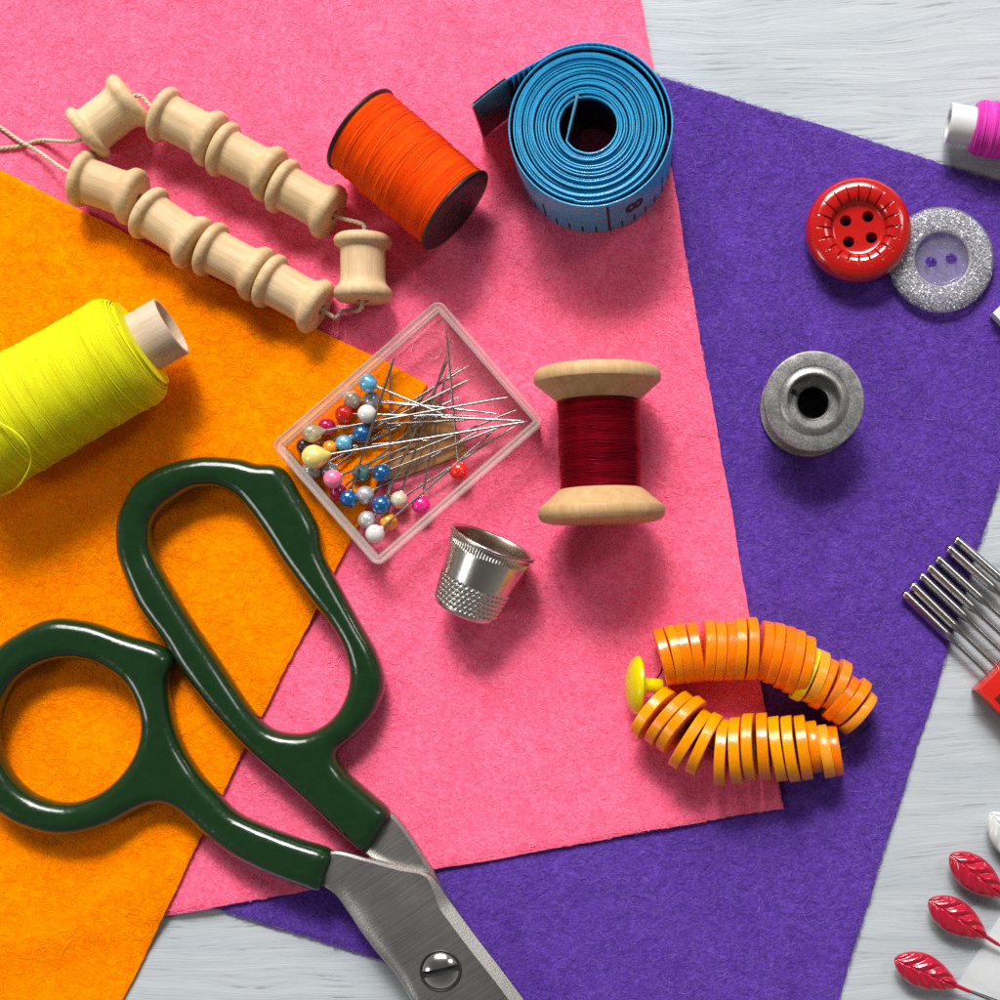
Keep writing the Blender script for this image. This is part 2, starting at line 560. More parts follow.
def sheet(name, label, fr, bot, top, mat, fmat, nfib, flen, bias, bstr, clip_fr=None, clip_fr2=None, fringe=1.0):
    c, u, v, lu, lv = fr
    step = 5.0
    nu, nv = int(lu / step) + 1, int(lv / step) + 1
    a = np.linspace(0, lu, nu); b = np.linspace(0, lv, nv)
    A, B = np.meshgrid(a, b, indexing='ij')
    j = rng.normal(0, 0.22, (nu, nv))
    A = A.copy(); B = B.copy()
    A[0] += j[0]; A[-1] += j[-1]; B[:, 0] += j[:, 0]; B[:, -1] += j[:, -1]
    p1 = rng.uniform(0, 6, 4)
    cutw = lambda t, q: 0.8 * np.sin(t * 0.017 + q) + 0.4 * np.sin(t * 0.061 + 2 * q)
    A = A + cutw(B, p1[0]) * (1 - ss(0, 30, A)) + cutw(B, p1[1]) * (1 - ss(0, 30, lu - A))
    B = B + cutw(A, p1[2]) * (1 - ss(0, 30, B)) + cutw(A, p1[3]) * (1 - ss(0, 30, lv - B))
    X = c.x + A * u.x + B * v.x; Y = c.y + A * u.y + B * v.y
    e = np.minimum(np.minimum(A, lu - A), np.minimum(B, lv - B))
    zt = top(X, Y) - 1.4 * (1 - ss(0, 6, e))
    zb = bot(X, Y)
    V = np.concatenate([np.stack([X, Y, zt], -1).reshape(-1, 3), np.stack([X, Y, zb], -1).reshape(-1, 3)])
    I = np.arange(nu * nv).reshape(nu, nv)
    q = np.stack([I[:-1, :-1], I[1:, :-1], I[1:, 1:], I[:-1, 1:]], -1).reshape(-1, 4)
    N = nu * nv
    rim = np.concatenate([I[:, 0], I[-1, 1:], I[-2::-1, -1], I[0, -2:0:-1]])
    r2 = np.roll(rim, -1)
    side = np.stack([rim, rim + N, r2 + N, r2], -1)
    F = np.concatenate([q, q[:, ::-1] + N, side])
    # orientation: make the top face up
    p0, p1, p3 = V[q[0, 0]], V[q[0, 1]], V[q[0, 3]]
    if np.cross(p1 - p0, p3 - p0)[2] < 0: F = F[:, ::-1]
    root = thing(name, label, 'felt sheet', (0, 0, 0))
    me = np_mesh('cloth', V, F)
    me.set_sharp_from_angle(angle=math.radians(50))
    part('cloth', me, mat, root)
    # nap: short loose fibres lying over the cloth
    m = int(nfib * 2.2)
    a = rng.uniform(-1.0, lu + 1.0, m); b = rng.uniform(-1.0, lv + 1.0, m)
    X = c.x + a * u.x + b * v.x; Y = c.y + a * u.y + b * v.y
    ok = (np.abs(X) < 545) & (np.abs(Y) < 545)
    for cf in (clip_fr, clip_fr2):
        if cf is not None: ok &= sd(cf, X, Y) < 6
    cl = 0.5 + 0.25 * (np.sin(X * 0.07 + 1.3 * np.sin(Y * 0.05)) + np.sin(Y * 0.09 + 1.7 * np.sin(X * 0.043)))
    ok &= rng.uniform(0, 1, m) < 0.35 + 0.65 * cl
    X, Y = X[ok], Y[ok]
    K = len(X)
    if K > nfib: X, Y = X[:nfib], Y[:nfib]
    # extra fringe along the rim
    m = int(1500 * fringe)
    sidepick = rng.integers(0, 4, m); ed = rng.uniform(0.0, 3.5, m); al = rng.uniform(0, 1, m)
    a = np.where(sidepick == 0, ed, np.where(sidepick == 1, lu - ed, al * lu)); b = np.where(sidepick == 2, ed, np.where(sidepick == 3, lv - ed, al * lv))
    X2 = c.x + a * u.x + b * v.x; Y2 = c.y + a * u.y + b * v.y
    ok = (np.abs(X2) < 545) & (np.abs(Y2) < 545)
    for cf in (clip_fr, clip_fr2):
        if cf is not None: ok &= sd(cf, X2, Y2) < 3
    X = np.concatenate([X, X2[ok]]); Y = np.concatenate([Y, Y2[ok]])
    K = len(X)
    th = np.where(rng.uniform(0, 1, K) < bstr, bias + rng.normal(0, 0.5, K), rng.uniform(0, 2 * PI, K))
    L = rng.gamma(3.0, flen / 3.0, K)
    curl = rng.normal(0, 0.55, K)
    w = rng.uniform(0.14, 0.30, K)
    seg = 4
    pts = []
    px, py = X.copy(), Y.copy()
    hz = rng.uniform(0.1, 1.0, K) ** 1.5 * 0.75
    for s in range(seg + 1):
        t = s / seg
        inside = ss(-2.0, 1.0, sd(fr, px, py))
        zz = top(px, py) - 1.4 * (1 - ss(0, 6, sd(fr, px, py))) - 1.5 * (1 - inside) + 0.1 + hz * math.sin(PI * min(1, t * 0.8 + 0.12))
        nx, ny = -np.sin(th), np.cos(th)
        ww = w * (1 - 0.5 * t)
        pts.append(np.stack([px - nx * ww, py - ny * ww, zz], -1))
        pts.append(np.stack([px + nx * ww, py + ny * ww, zz + 0.15], -1))
        px = px + np.cos(th) * L / seg; py = py + np.sin(th) * L / seg
        th = th + curl
    P = np.stack(pts, 1)
    far = np.min(np.stack([sd(fr, P[:, i, 0], P[:, i, 1]) for i in range(P.shape[1])]), axis=0)
    P = P[far > -fringe * rng.uniform(0.2, 1.0, K)]; K = len(P)
    P = P.reshape(-1, 3)
    base = (np.arange(K) * (2 * (seg + 1)))[:, None]
    F = np.concatenate([base + np.array([[2 * s, 2 * s + 2, 2 * s + 3, 2 * s + 1]]) for s in range(seg)])
    part('fibre_nap', np_mesh('fibre_nap', P, F), fmat, root, kind='stuff')
    return root


sheet('felt_sheet', 'purple felt sheet lying on the pale table, lowest of the three sheets', PURPLE, bot_purple, top_purple,
      M['felt_purple'], M['fib_purple'], 52000, 9, 0.1, 0.45, PINK, fringe=5.0)
sheet('felt_sheet', 'bright pink felt sheet lying over the purple one, under most tools', PINK, bot_pink, top_pink,
      M['felt_pink'], M['fib_pink'], 50000, 7, 0.4, 0.2, ORANGE, fringe=1.6)
sheet('felt_sheet', 'orange felt sheet on top of the pink one under the scissors', ORANGE, bot_orange, top_orange,
      M['felt_orange'], M['fib_orange'], 34000, 11, -0.6, 0.65)

# ------------------------------------------------------------------ helix winding
def winding(radius_fn, z0, z1, pitch, tr, segs=56, jit=0.25, cross=0):
    """thread wound round local z, as ropes of real thread"""
    mb = MB()
    n = int((z1 - z0) / pitch)
    pts = []
    ph = random.uniform(0, 6)
    tot = n * segs
    zj = [random.uniform(-jit, jit) for _ in range(n + 3)]
    rj = [random.uniform(-jit, jit) * 0.8 for _ in range(n + 3)]
    for i in range(tot + 1):
        t = i / segs
        k = int(t); f = t - k
        z = z0 + (z1 - z0) * i / tot + (zj[k] * (1 - f) + zj[k + 1] * f) * pitch
        r = radius_fn(z) + rj[k] * (1 - f) + rj[k + 1] * f
        a = 2 * PI * t + ph
        pts.append((r * math.cos(a), r * math.sin(a), z))
    mb.tube(pts, tr, 4)
    for _ in range(cross):
        za = random.uniform(z0, z1); dz = random.uniform(-1, 1) * (z1 - z0) * random.uniform(0.05, 0.35)
        zb = min(max(za + dz, z0), z1); a0 = random.uniform(0, 6.28); turns = random.uniform(0.4, 1.6)
        m = int(segs * turns)
        mb.tube([((radius_fn(za + (zb - za) * i / m) + tr * 0.9) * math.cos(a0 + 2 * PI * turns * i / m),
                  (radius_fn(za + (zb - za) * i / m) + tr * 0.9) * math.sin(a0 + 2 * PI * turns * i / m),
                  za + (zb - za) * i / m) for i in range(m + 1)], tr * 0.8, 4)
    # the packed layers underneath
    prof = [(max(0.5, radius_fn(z0 + (z1 - z0) * i / 24) - tr * 0.45), z0 + (z1 - z0) * i / 24) for i in range(25)]
    mb.lathe(prof, segs)
    return mb


def frame_z(p0, p1):
    """middle point and direction of an axis given by two pixel-world points"""
    return (p0 + p1) / 2, (p1 - p0)


# ------------------------------------------------------------------ string of wooden bobbins
k = 0.975
BOB = [(6, -33), (21, -33.2), (25.5, -32), (28.3, -29.5), (29, -26.5), (28.3, -23.5), (26.3, -21.3), (23.8, -20.6), (22.8, -19.4), (22.4, -15),
       (22.2, 0), (22.3, 10), (22.7, 14), (24.2, 17.5), (26.7, 20), (28.6, 22.6), (29, 26), (28.4, 29.4), (25.8, 32.2), (21, 33.2), (6, 33)]
BOB = [(r * k, z * k) for r, z in BOB]
GB = 'pale wooden bobbins strung on twine'
spots = [  # photo x, y, direction, label
    (188, 127, 27, 'small pale wooden bobbin, first of the upper three in line, near the tilted end bobbin'),
    (247, 162, 28, 'small pale wooden bobbin in the middle of the upper line of three'),
    (306, 199, 29, 'small pale wooden bobbin of the upper line, end touching the orange thread spool'),
    (108, 188, 20, 'small pale wooden bobbin starting the lower line of four where twine leaves it'),
    (171, 228, 34, 'small pale wooden bobbin of the lower line crossing from pink felt to orange edge'),
    (234, 262, 28, 'small pale wooden bobbin, third along the lower line, above the orange felt corner'),
    (293, 294, 29, 'small pale wooden bobbin ending the lower line of four, next to the upright one'),
    (363, 268, 90, 'small wooden bobbin standing apart below the orange spool, square to the lines'),
    (109, 117, -38, 'small wooden bobbin tilted the other way at the free twine end'),
]
first = None
bob_pos = []
for (x, y, ang, lab) in spots:
    g = ground(x, y)
    p = at(x, y, g + 28.6)
    a = math.radians(-ang)
    d = Vector((math.cos(a), math.sin(a), 0))
    rot = zrot(d, random.uniform(0, 6))
    bob_pos.append((p, d))
    if first is None:
        first = thing('wooden_bobbin', lab, 'bobbin', p, GB, rot)
        part('spool_body', MB().lathe(BOB, 64, closed=True), M['wood_pale'], first, 50)
    else:
        dup(first, p, rot, lab)


def twine(pts, r=1.7, n=7):
    P = catmull(pts, n)
    mb = MB()
    L = 0.0
    cum = [0.0]
    for i in range(1, len(P)):
        L += (P[i] - P[i - 1]).length; cum.append(L)
    for s in range(3):
        q = []
        m = max(8, int(L / 1.6))
        for i in range(m + 1):
            d = L * i / m
            j = max(0, min(len(P) - 2, next((a for a in range(len(cum) - 1) if cum[a + 1] >= d), len(P) - 2)))
            f = (d - cum[j]) / max(1e-6, cum[j + 1] - cum[j])
            p = P[j].lerp(P[j + 1], f)
            t = (P[j + 1] - P[j]).normalized()
            sx = t.cross(Vector((0, 0, 1))).normalized(); sz = sx.cross(t)
            a = d * 0.42 + s * 2 * PI / 3
            q.append(p + sx * math.cos(a) * r * 0.55 + sz * math.sin(a) * r * 0.55)
        mb.tube(q, r * 0.62, 6)
    return mb


U1, U2, U3, L1, L2, L3, L4, RR, TT = bob_pos
e = lambda b, s: b[0] + b[1] * s * 33
tw = thing('twine', 'thin off-white twine threading the wooden bobbins, its ends leaving at the left edge', 'twine', at(60, 150, 12))
gp = lambda x, y, h=2.5: W(x, y, ground(x, y) + h)
part('strand', twine([gp(-60, 161), gp(-20, 153), gp(20, 149), gp(44, 143), e(TT, -1.12), TT[0], e(TT, 1.05), e(U1, -1.1), U1[0], U2[0], U3[0], e(U3, 1.1),
                      e(RR, -1.1) + Vector((0, 6, 0)), e(RR, -0.9), RR[0], e(RR, 0.9), e(RR, 1.12) + Vector((-6, -2, -12)), at(342, 311, 16),
                      e(L4, 1.25) + Vector((4, -2, -6)), e(L4, 0.95), L3[0], L2[0], L1[0], e(L1, -1.1), gp(44, 156, 9), gp(30, 148, 8.5), gp(14, 137), gp(-20, 112), gp(-60, 80)], 1.9, 6),
     M['twine'], tw, 60, world=True)

# ------------------------------------------------------------------ spool of orange thread
g = ground(410, 170)
p0, p1 = at(360, 129, g + 47), at(456, 211, g + 49)
mid, d = frame_z(p0, p1)
hl = d.length / 2
t = thing('thread_spool', 'spool of bright orange thread with thin black end discs, lying on pink felt', 'thread spool', mid, rot=zrot(d))
cap = [(0, -2.4), (40, -2.4), (45, -2.2), (46.6, -1.2), (47, 0), (46.6, 1.2), (45, 2.2), (40, 2.4), (0, 2.4)]
for s in (-1, 1):
    fl = MB().lathe([(r, z + s * (hl - 1)) for r, z in cap], 72)
    zz = s * (hl - 1) + s * 2.6
    fl.lathe([(20, zz - 0.4 * s), (20.4, zz + 0.5 * s), (21.6, zz + 0.5 * s), (22, zz - 0.4 * s)], 48, closed=True)
    fl.lathe([(9, zz - 0.4 * s), (9.4, zz + 0.9 * s), (11.4, zz + 0.9 * s), (12, zz - 0.4 * s)], 36, closed=True)
    part('end_disc', fl, M['black_plastic'], t, 30)
bulge = lambda z: 43.6 + 1.0 * math.cos(z / hl * 1.5) + 0.3 * math.sin(z * 0.21)
part('thread_winding', winding(bulge, -hl + 2, hl - 4, 1.25, 0.85, jit=0.16, cross=7), M['orange_thread'], t, 60)
part('loose_thread', MB().tube([((45.2 + 1.1 * math.sin(i / 30 * PI)) * math.cos(3.4 + i / 30 * 2.6), (45.2 + 1.1 * math.sin(i / 30 * PI)) * math.sin(3.4 + i / 30 * 2.6), hl * 0.05 + i / 30 * hl * 0.75) for i in range(31)], 0.8, 6),
     M['orange_thread'], t, 60)

# ------------------------------------------------------------------ measuring tape roll
g = ground(590, 150)
zt0, zt1 = g, g + 95.0
ctr = at(590, 124, zt1)
tape = thing('measuring_tape', 'rolled blue measuring tape standing on edge, one metal tipped end sticking out', 'measuring tape', (ctr.x, ctr.y, g))
path = []
ci = ctr + Vector((-1.6, -1.2, 0))
a0 = math.radians(232)
q0, q1 = at(577, 97, zt1), at(566.5, 141, zt1)
for i in range(13): path.append(q0.lerp(q1, i / 12))
turns = 17.0
th_end = 130 + 360 * 20
th = 262.0
r_in, r_out = 25.8, 70.6
NT_ = 19.0
inner = []
while th < 262 + NT_ * 360:
    u = (th - 262) / (NT_ * 360)
    r = r_in + (r_out - r_in) * u + 0.5 * math.sin(u * 23 + 1) + 0.3 * math.sin(u * 47) + 0.2 * math.sin(math.radians(th) * 1.013 + 1) + 0.25 * math.sin(math.radians(th) * 3.07)
    inner.append(ci + Vector((r * math.cos(math.radians(th)), r * math.sin(math.radians(th)), 0)))
    th += 4
path = path[:-1] + catmull([path[-2], path[-1], path[-1].lerp(inner[0], 0.5) + Vector((-1.0, -2.2, 0)), inner[0]], 5)[5:-1] + inner
# loose outer turns, drawn away from the packed roll at the lower side
outer = []
th_s = th
th_e = th_s - (th_s % 360) + 130 + 720
while th < th_e:
    u = (th - th_s) / (th_e - th_s)
    k2 = ss(0, 0.3, np.array(u))
    r = 71.2 + 2.0 * k2 + 3.4 * ss(0.3, 0.62, np.array(u)) + 0.5 * math.sin(math.radians(th) * 2)
    c2 = ci.lerp(Vector((ctr.x, ctr.y, ci.z)), float(ss(0.1, 0.6, np.array(u))))
    outer.append(c2 + Vector((float(r) * math.cos(math.radians(th)), float(r) * math.sin(math.radians(th)), 0)))
    th += 4
tail_end = at(473, 104, zt1)
tail = [outer[-1].lerp(tail_end, i / 16) + Vector((-0.5, 0.7, 0)) * math.sin(i / 16 * PI) * 3 for i in range(1, 17)]
path = path + outer + tail
P2 = np.array([[p.x, p.y] for p in path])
tn = np.gradient(P2, axis=0); tn /= np.linalg.norm(tn, axis=1)[:, None]
nr = np.stack([tn[:, 1], -tn[:, 0]], -1)   # outward for a counter-clockwise wind


def ribbon(i0, i1, off0, off1, z0, z1, wobz=True):
    mb = MB(); vs = []; fs = []
    for i in range(i0, i1):
        wz = 1.5 * math.sin(i * 0.0697) + 1.7 * math.sin(i * 0.0249 + 1) + 0.8 * math.sin(i * 0.013 * 3.3 + 2) if wobz else 0
        a = P2[i] + nr[i] * off0; b = P2[i] + nr[i] * off1
        m0 = P2[i] + nr[i] * (off0 * 0.55 + off1 * 0.45)
        m1 = P2[i] + nr[i] * (off0 * 0.2 + off1 * 0.8)
        vs += [(a[0], a[1], z0), (a[0], a[1], z1 + wz - 0.5), (m0[0], m0[1], z1 + wz), (m1[0], m1[1], z1 + wz), (b[0], b[1], z1 + wz - 0.5), (b[0], b[1], z0)]
    n = i1 - i0
    for i in range(n - 1):
        for k in range(6):
            l = (k + 1) % 6
            fs.append((i * 6 + k, i * 6 + l, i * 6 + 6 + l, i * 6 + 6 + k))
    fs.append(tuple(range(5, -1, -1))); fs.append(tuple((n - 1) * 6 + k for k in range(6)))
    return mb.add(vs, fs)


NP = len(P2)
part('tape_strip', ribbon(0, NP, -0.70, 0.80, zt0 + 0.3, zt1 - 1.5), M['tape_blue'], tape, 40, world=True)
part('printed_back', ribbon(0, NP, -0.82, -0.72, zt0 + 0.4, zt1 - 6.4), M['navy'], tape, 40, world=True)
for (i0, i1) in ((0, 10), (NP - 9, NP)):
    mb = ribbon(i0, i1, -1.6, -0.96, zt0 + 0.6, zt1 - 0.6, False)
    mb2 = ribbon(i0, i1, 0.9, 1.6, zt0 + 0.6, zt1 - 0.6, False)
    mb.add(mb2.v, mb2.f)
    e0 = 0 if i0 == 0 else NP - 1
    pe = P2[e0] - tn[e0] * (0.8 if i0 == 0 else -0.8)
    mb.tube([(pe[0], pe[1], zt0 + 0.7), (pe[0], pe[1], zt1 - 0.7)], 1.7, 10)
    part('metal_tip', mb, M['tip_steel'], tape, 40, world=True)

cum = np.concatenate([[0], np.cumsum(np.linalg.norm(np.diff(P2, axis=0), axis=1))])


def on_tape(s, off):
    s = min(max(s, 0), cum[-1] - 0.01)
    i = int(np.searchsorted(cum, s, side='right') - 1)
    f = (s - cum[i]) / (cum[i + 1] - cum[i])
    return P2[i] * (1 - f) + P2[i + 1] * f + (nr[i] * (1 - f) + nr[i + 1] * f) * off


def find_s(angle_deg):
    """length along the outermost turn where it passes the given direction from the middle"""
    best = None
    for i in range(NP - 1, NP - 140, -1):
        v = P2[i] - np.array([ctr.x, ctr.y])
        a = math.degrees(math.atan2(v[1], v[0])) % 360
        if abs((a - angle_deg + 180) % 360 - 180) < 2.6 and i < NP - 17: best = cum[i]; break
    return best if best is not None else cum[-90]


ticks = MB()


def tick(s, w, z0, z1, off):
    a, b = on_tape(s - w / 2, off), on_tape(s + w / 2, off)
    a2, b2 = on_tape(s - w / 2, off * 0.85), on_tape(s + w / 2, off * 0.85)
    vs = [(a[0], a[1], z0), (b[0], b[1], z0), (b[0], b[1], z1), (a[0], a[1], z1), (a2[0], a2[1], z0), (b2[0], b2[1], z0), (b2[0], b2[1], z1), (a2[0], a2[1], z1)]
    ticks.add(vs, [(0, 1, 2, 3), (7, 6, 5, 4), (0, 4, 5, 1), (1, 5, 6, 2), (2, 6, 7, 3), (3, 7, 4, 0)])


s_long = find_s(282)
for kk in range(-9, 10):
    s = s_long + kk * 13.2
    if kk % 10 == 0: tick(s, 2.6, zt0 + 2, zt1 - 6, 1.0)
    elif kk % 5 == 0: tick(s, 2.2, zt0 + 2, zt0 + 48, 1.0)
    else: tick(s, 1.7, zt0 + 2, zt0 + 24, 1.0)
part('scale_marks', ticks, M['ink'], tape, 0, world=True)
ticks = MB()
s_top = find_s(60)
for kk in range(0, 26):
    s = s_top + kk * 5.9
    if s < cum[-1] - 42: tick(s, 2.4, zt1 - (60 if kk % 5 == 3 else 34), zt1 - 2.5, -1.02)
part('scale_marks', ticks, M['tape_mark'], tape, 0, world=True)
fc = bpy.data.curves.new('digits', 'FONT'); fc.body = '8'; fc.size = 1.0; fc.offset = 0.035; fc.align_x = 'CENTER'; fc.align_y = 'CENTER'
fo = bpy.data.objects.new('digits', fc); COL.objects.link(fo)
bpy.context.view_layer.update()
fm = bpy.data.meshes.new_from_object(fo.evaluated_get(bpy.context.evaluated_depsgraph_get()))
tvs = [v.co.copy() for v in fm.vertices]; tfs = [tuple(p.vertices) for p in fm.polygons]
bpy.data.objects.remove(fo); bpy.data.curves.remove(fc); bpy.data.meshes.remove(fm)
dg = MB(); vs = []
for v in tvs:   # the figure lies on its side along the tape
    q = on_tape(s_long + 26 + v.y * 26, 1.02)
    vs.append((q[0], q[1], zt0 + 55 - v.x * 56))
dg.add(vs, tfs)
part('figure', dg, M['ink'], tape, 0, world=True)

# ------------------------------------------------------------------ yellow thread cone
g = ground(60, 410)
p1 = at(172, 326, g + 55); p0 = at(-46, 451, g + 57)
d = p1 - p0
t = thing('thread_spool', 'large spool of lemon yellow thread on a cardboard tube, lying on orange felt', 'thread spool', p0, rot=zrot(d))
Lx = d.length
tubeprof = [(29.5, -6), (29.5, Lx - 0.8), (28.8, Lx), (26.4, Lx), (25.8, Lx - 0.8), (25.8, -6)]
part('cardboard_tube', MB().lathe(tubeprof, 64, closed=True), M['card'], t, 40)


def yr(z):
    top_ = Lx - 36
    r = 54.8 + 0.7 * math.sin(z * 0.03) + 0.25 * math.sin(z * 0.22)
    if z > top_ - 20:
        q = min(1, (z - top_ + 20) / 20); r = 55.2 - 12.5 * (1 - math.sqrt(max(0, 1 - q * q)))
    return r


mb = winding(yr, 10, Lx - 36, 1.3, 0.9, segs=64, jit=0.14, cross=8)
rr0 = yr(Lx - 36)
mb.lathe([(rr0, Lx - 36.5), (44, Lx - 33), (38, Lx - 32), (29.6, Lx - 31.5)], 64)
part('thread_winding', mb, M['yellow_thread'], t, 60)
def on_cone(x, y, lift=1.5):
    q = x * 0.499 + y * 0.867 - 369
    return at(x, y, g + 56 + math.sqrt(max(0, 57.5 ** 2 - (q * 0.94) ** 2)) + lift)


lp = catmull([on_cone(-40, 412), on_cone(-12, 418), on_cone(12, 430), on_cone(26, 444), on_cone(31.5, 459), on_cone(26, 475), on_cone(13, 490, 6), at(-20, 503, g + 30)], 8)
Mi = t.matrix_basis.inverted()
Rq = zrot(d).to_matrix().inverted()
part('loose_thread', MB().tube([Rq @ (q - p0) for q in lp], 1.0, 6), M['yellow_thread'], t, 60)

# ------------------------------------------------------------------ wooden spool of dark red thread
g = ground(600, 440)
zc = g + 60
p0, p1 = at(597, 368, zc), at(602, 522, zc - 0.5)
mid, d = frame_z(p0, p1)
hl = d.length / 2
t = thing('thread_spool', 'wooden spool with flared ends wound with shiny dark red thread, on pink felt', 'thread spool', mid, rot=zrot(d, 0.4))
kx = 0.955


def flange(s):
    pr = [(7, hl - 36), (7, hl - 1.5), (8.5, hl), (52, hl), (57.5, hl - 1.6), (60, hl - 5), (60.8, hl - 8), (60.8, hl - 12.5), (59.8, hl - 14.4), (58.4, hl - 15.2), (46, hl - 26), (40, hl - 31), (30, hl - 36)]
    pr = [(r * 1.0, z * s) for r, z in pr]
    return MB().lathe(pr, 72, closed=True)


for s in (-1, 1): part('flange', flange(s), M['wood_spool'], t, 30)
rf = lambda z: 38.2 + 1.3 * (abs(z) / hl) ** 4 * 4 + 0.5 * math.sin(z * 0.09 + 1) + 0.3 * math.sin(z * 0.31)
part('thread_winding', winding(rf, -hl + 29, hl - 29, 1.3, 0.9, jit=0.22, cross=4), M['red_thread'], t, 60)
part('core', MB().lathe([(9, -hl + 40), (9, hl - 40), (30, hl - 40), (30, -hl + 40)], 32, closed=True), M['wood_spool'], t, 30)

# ------------------------------------------------------------------ thimble
g = ground(480, 575)
pr_, pc_ = at(493.5, 541, g + 45), at(464, 611, g + 31)
d = pr_ - pc_
Lt = d.length
t = thing('thimble', 'shiny silver metal thimble with dimpled end lying on the pink felt', 'thimble', pc_, rot=zrot(d, 0.3))
prof = []
R0, R1 = 31.5, 41.0


def tr_(z): return R0 + (R1 - R0) * (z / Lt) ** 1.0


for i in range(10):
    a = PI / 2 * i / 9
    prof.append((max(0.01, (R0 - 5) * (i / 9)) if i < 5 else R0 - 5 + 5 * math.sin(PI / 2 * (i - 4) / 5), -1 + (0 if i < 5 else 5 * (1 - math.cos(PI / 2 * (i - 4) / 5)))))
NZ = 76
zs = [4.2 + (Lt - 12) * i / NZ for i in range(NZ + 1)]
for z in zs: prof.append((tr_(z), z))
nout = len(prof)
rim_c = (tr_(Lt) + 0.5, Lt - 2.6)
for i in range(11):
    a = -PI * 0.75 + i / 10 * PI * 1.6
    prof.append((rim_c[0] + 2.3 * math.cos(a), rim_c[1] + 2.3 * math.sin(a)))
shaded_inside = [(tr_(Lt) - 1.6, Lt - 2.2)]
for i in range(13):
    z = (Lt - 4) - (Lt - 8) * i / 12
    shaded_inside.append((tr_(z) - 2.0, z))
shaded_inside.append((0.01, 3.5))
SEG = 252


def thimf(r, z, a, i):
    if 10 <= i < nout:
        if z < Lt * 0.44 and z > 4.6:
            row = (z - 5.0) / 4.6
            kx_ = int(math.floor(row)); fz = row - kx_ - 0.5
            u = a / (2 * PI) * 42 + (0.5 if kx_ % 2 else 0)
            fu = u - math.floor(u) - 0.5
            dd = math.hypot(fu, fz)
            return r - 1.25 * max(0, 1 - (dd / 0.46) ** 2) + 0.35 * max(0, 1 - abs(dd - 0.5) / 0.14), z
        if z > Lt * 0.80 and z < Lt * 0.93:
            return r + 0.6 * math.cos(a * 84) * math.sin(PI * (z / Lt - 0.80) / 0.13), z
        if Lt * 0.95 < z: return r - 0.6, z
    return r, z


part('shell', MB().lathe(prof + [(tr_(Lt) - 1.9, Lt - 3.4), (tr_(Lt) - 2.2, Lt - 6)], SEG, fn=thimf, caps=False), M['thimble'], t, 60)
part('shaded_inside', MB().lathe(shaded_inside, 96, caps=False), plain('shaded inner steel', (0.26, 0.19, 0.14), 0.4, metal=1.0), t, 60)  # same metal as the shell; inside shade painted in as darker brown

# ------------------------------------------------------------------ machine bobbin
g = ground(815, 405)
p = at(814, 401, g + 54)
pb = Vector((p.x, p.y, g))
t = thing('machine_bobbin', 'empty grey metal sewing machine bobbin standing on purple felt', 'bobbin', pb, rot=Quaternion((0, 0, 1), 0.0))
prof = [(15.2, 1), (24, 0), (46, 0), (48.4, 1.2), (48.8, 3.5), (48.2, 5.5), (46, 6.6), (26, 7), (24.5, 9), (24.5, 46), (26, 48), (46.8, 48.3), (48.2, 48.8), (48.7, 50.0), (48.6, 52.6), (47.8, 53.7), (46.6, 54),
        (34.2, 54.0), (33.6, 53.2), (33.0, 54.0), (30.0, 55.2), (27.8, 56.4), (26.4, 56.4), (25.2, 55.2), (24.7, 53.0), (24.5, 44.0), (17.4, 43.2), (16.6, 44.2), (15.4, 43.4)]
part('reel', MB().lathe(prof, 96, closed=True), M['bobbin'], t, 32)
a = math.radians(150)
nt = MB(); Mx = Matrix.Rotation(a, 4, 'Z')
nt.prism([(15.6, -2.2), (23.2, -2.2), (23.2, 2.2), (15.6, 2.2)], 43.0, 44.8, 0.3, Mx)
part('bore_shade', MB().lathe([(0.01, 2), (15.0, 2), (15.0, 44.5), (15.3, 44.5), (15.3, 1.6), (0.01, 1.6)], 48), M['gap_shade'], t, 30)  # darkness of the deep hole painted in as a black liner and floor
part('notch_shade', nt, M['gap_shade'], t)  # dark block stands in for the shade in the notch

# ------------------------------------------------------------------ red four-hole button
def boolean_holes(mb, holes, r, z0, z1, name, segs=32):
    base = bpy.data.objects.new(name, mb.mesh(name, 0)); COL.objects.link(base)
    cut = MB()
    for (x, y) in holes:
        cut.lathe([(r, z0), (r, z1)], segs, Matrix.Translation((x, y, 0)))
    co = bpy.data.objects.new('cutter', cut.mesh('cutter', 0)); COL.objects.link(co)
    m = base.modifiers.new('b', 'BOOLEAN'); m.operation = 'DIFFERENCE'; m.object = co; m.solver = 'EXACT'
    bpy.context.view_layer.update()
    me = bpy.data.meshes.new_from_object(base.evaluated_get(bpy.context.evaluated_depsgraph_get()))
    bpy.data.objects.remove(base); bpy.data.objects.remove(co)
    me.polygons.foreach_set('use_smooth', [True] * len(me.polygons))
    me.set_sharp_from_angle(angle=math.radians(38))
    return me


g = ground(862, 232)
tilt = Quaternion((0.6, 1, 0), math.radians(-4.5))
pb = at(860.5, 228, g + 28)
pb.z = g + 4.5
t = thing('button', 'glossy red round button with four holes and notched rim on purple felt', 'button', pb, rot=tilt)
prof = [(0.01, 0), (40, 0), (47, 2.0), (51, 7), (52.2, 12), (51.8, 16.5), (50, 20.5), (47, 23.4), (43, 25.3), (40, 26.0), (37, 26.2), (34, 26.0), (31, 25.2), (28.6, 23.6), (27.2, 21.2), (26.4, 18.6), (25.0, 17.2), (22, 16.6), (0.01, 16.2)]
pr2 = []
for i in range(len(prof) - 1):
    for s in range(3 if 30 > prof[i][0] or prof[i][0] < 48 else 1):
        n_ = 3 if 30 > prof[i][0] or prof[i][0] < 48 else 1
        pr2.append((prof[i][0] + (prof[i + 1][0] - prof[i][0]) * s / n_, prof[i][1] + (prof[i + 1][1] - prof[i][1]) * s / n_))
pr2.append(prof[-1])


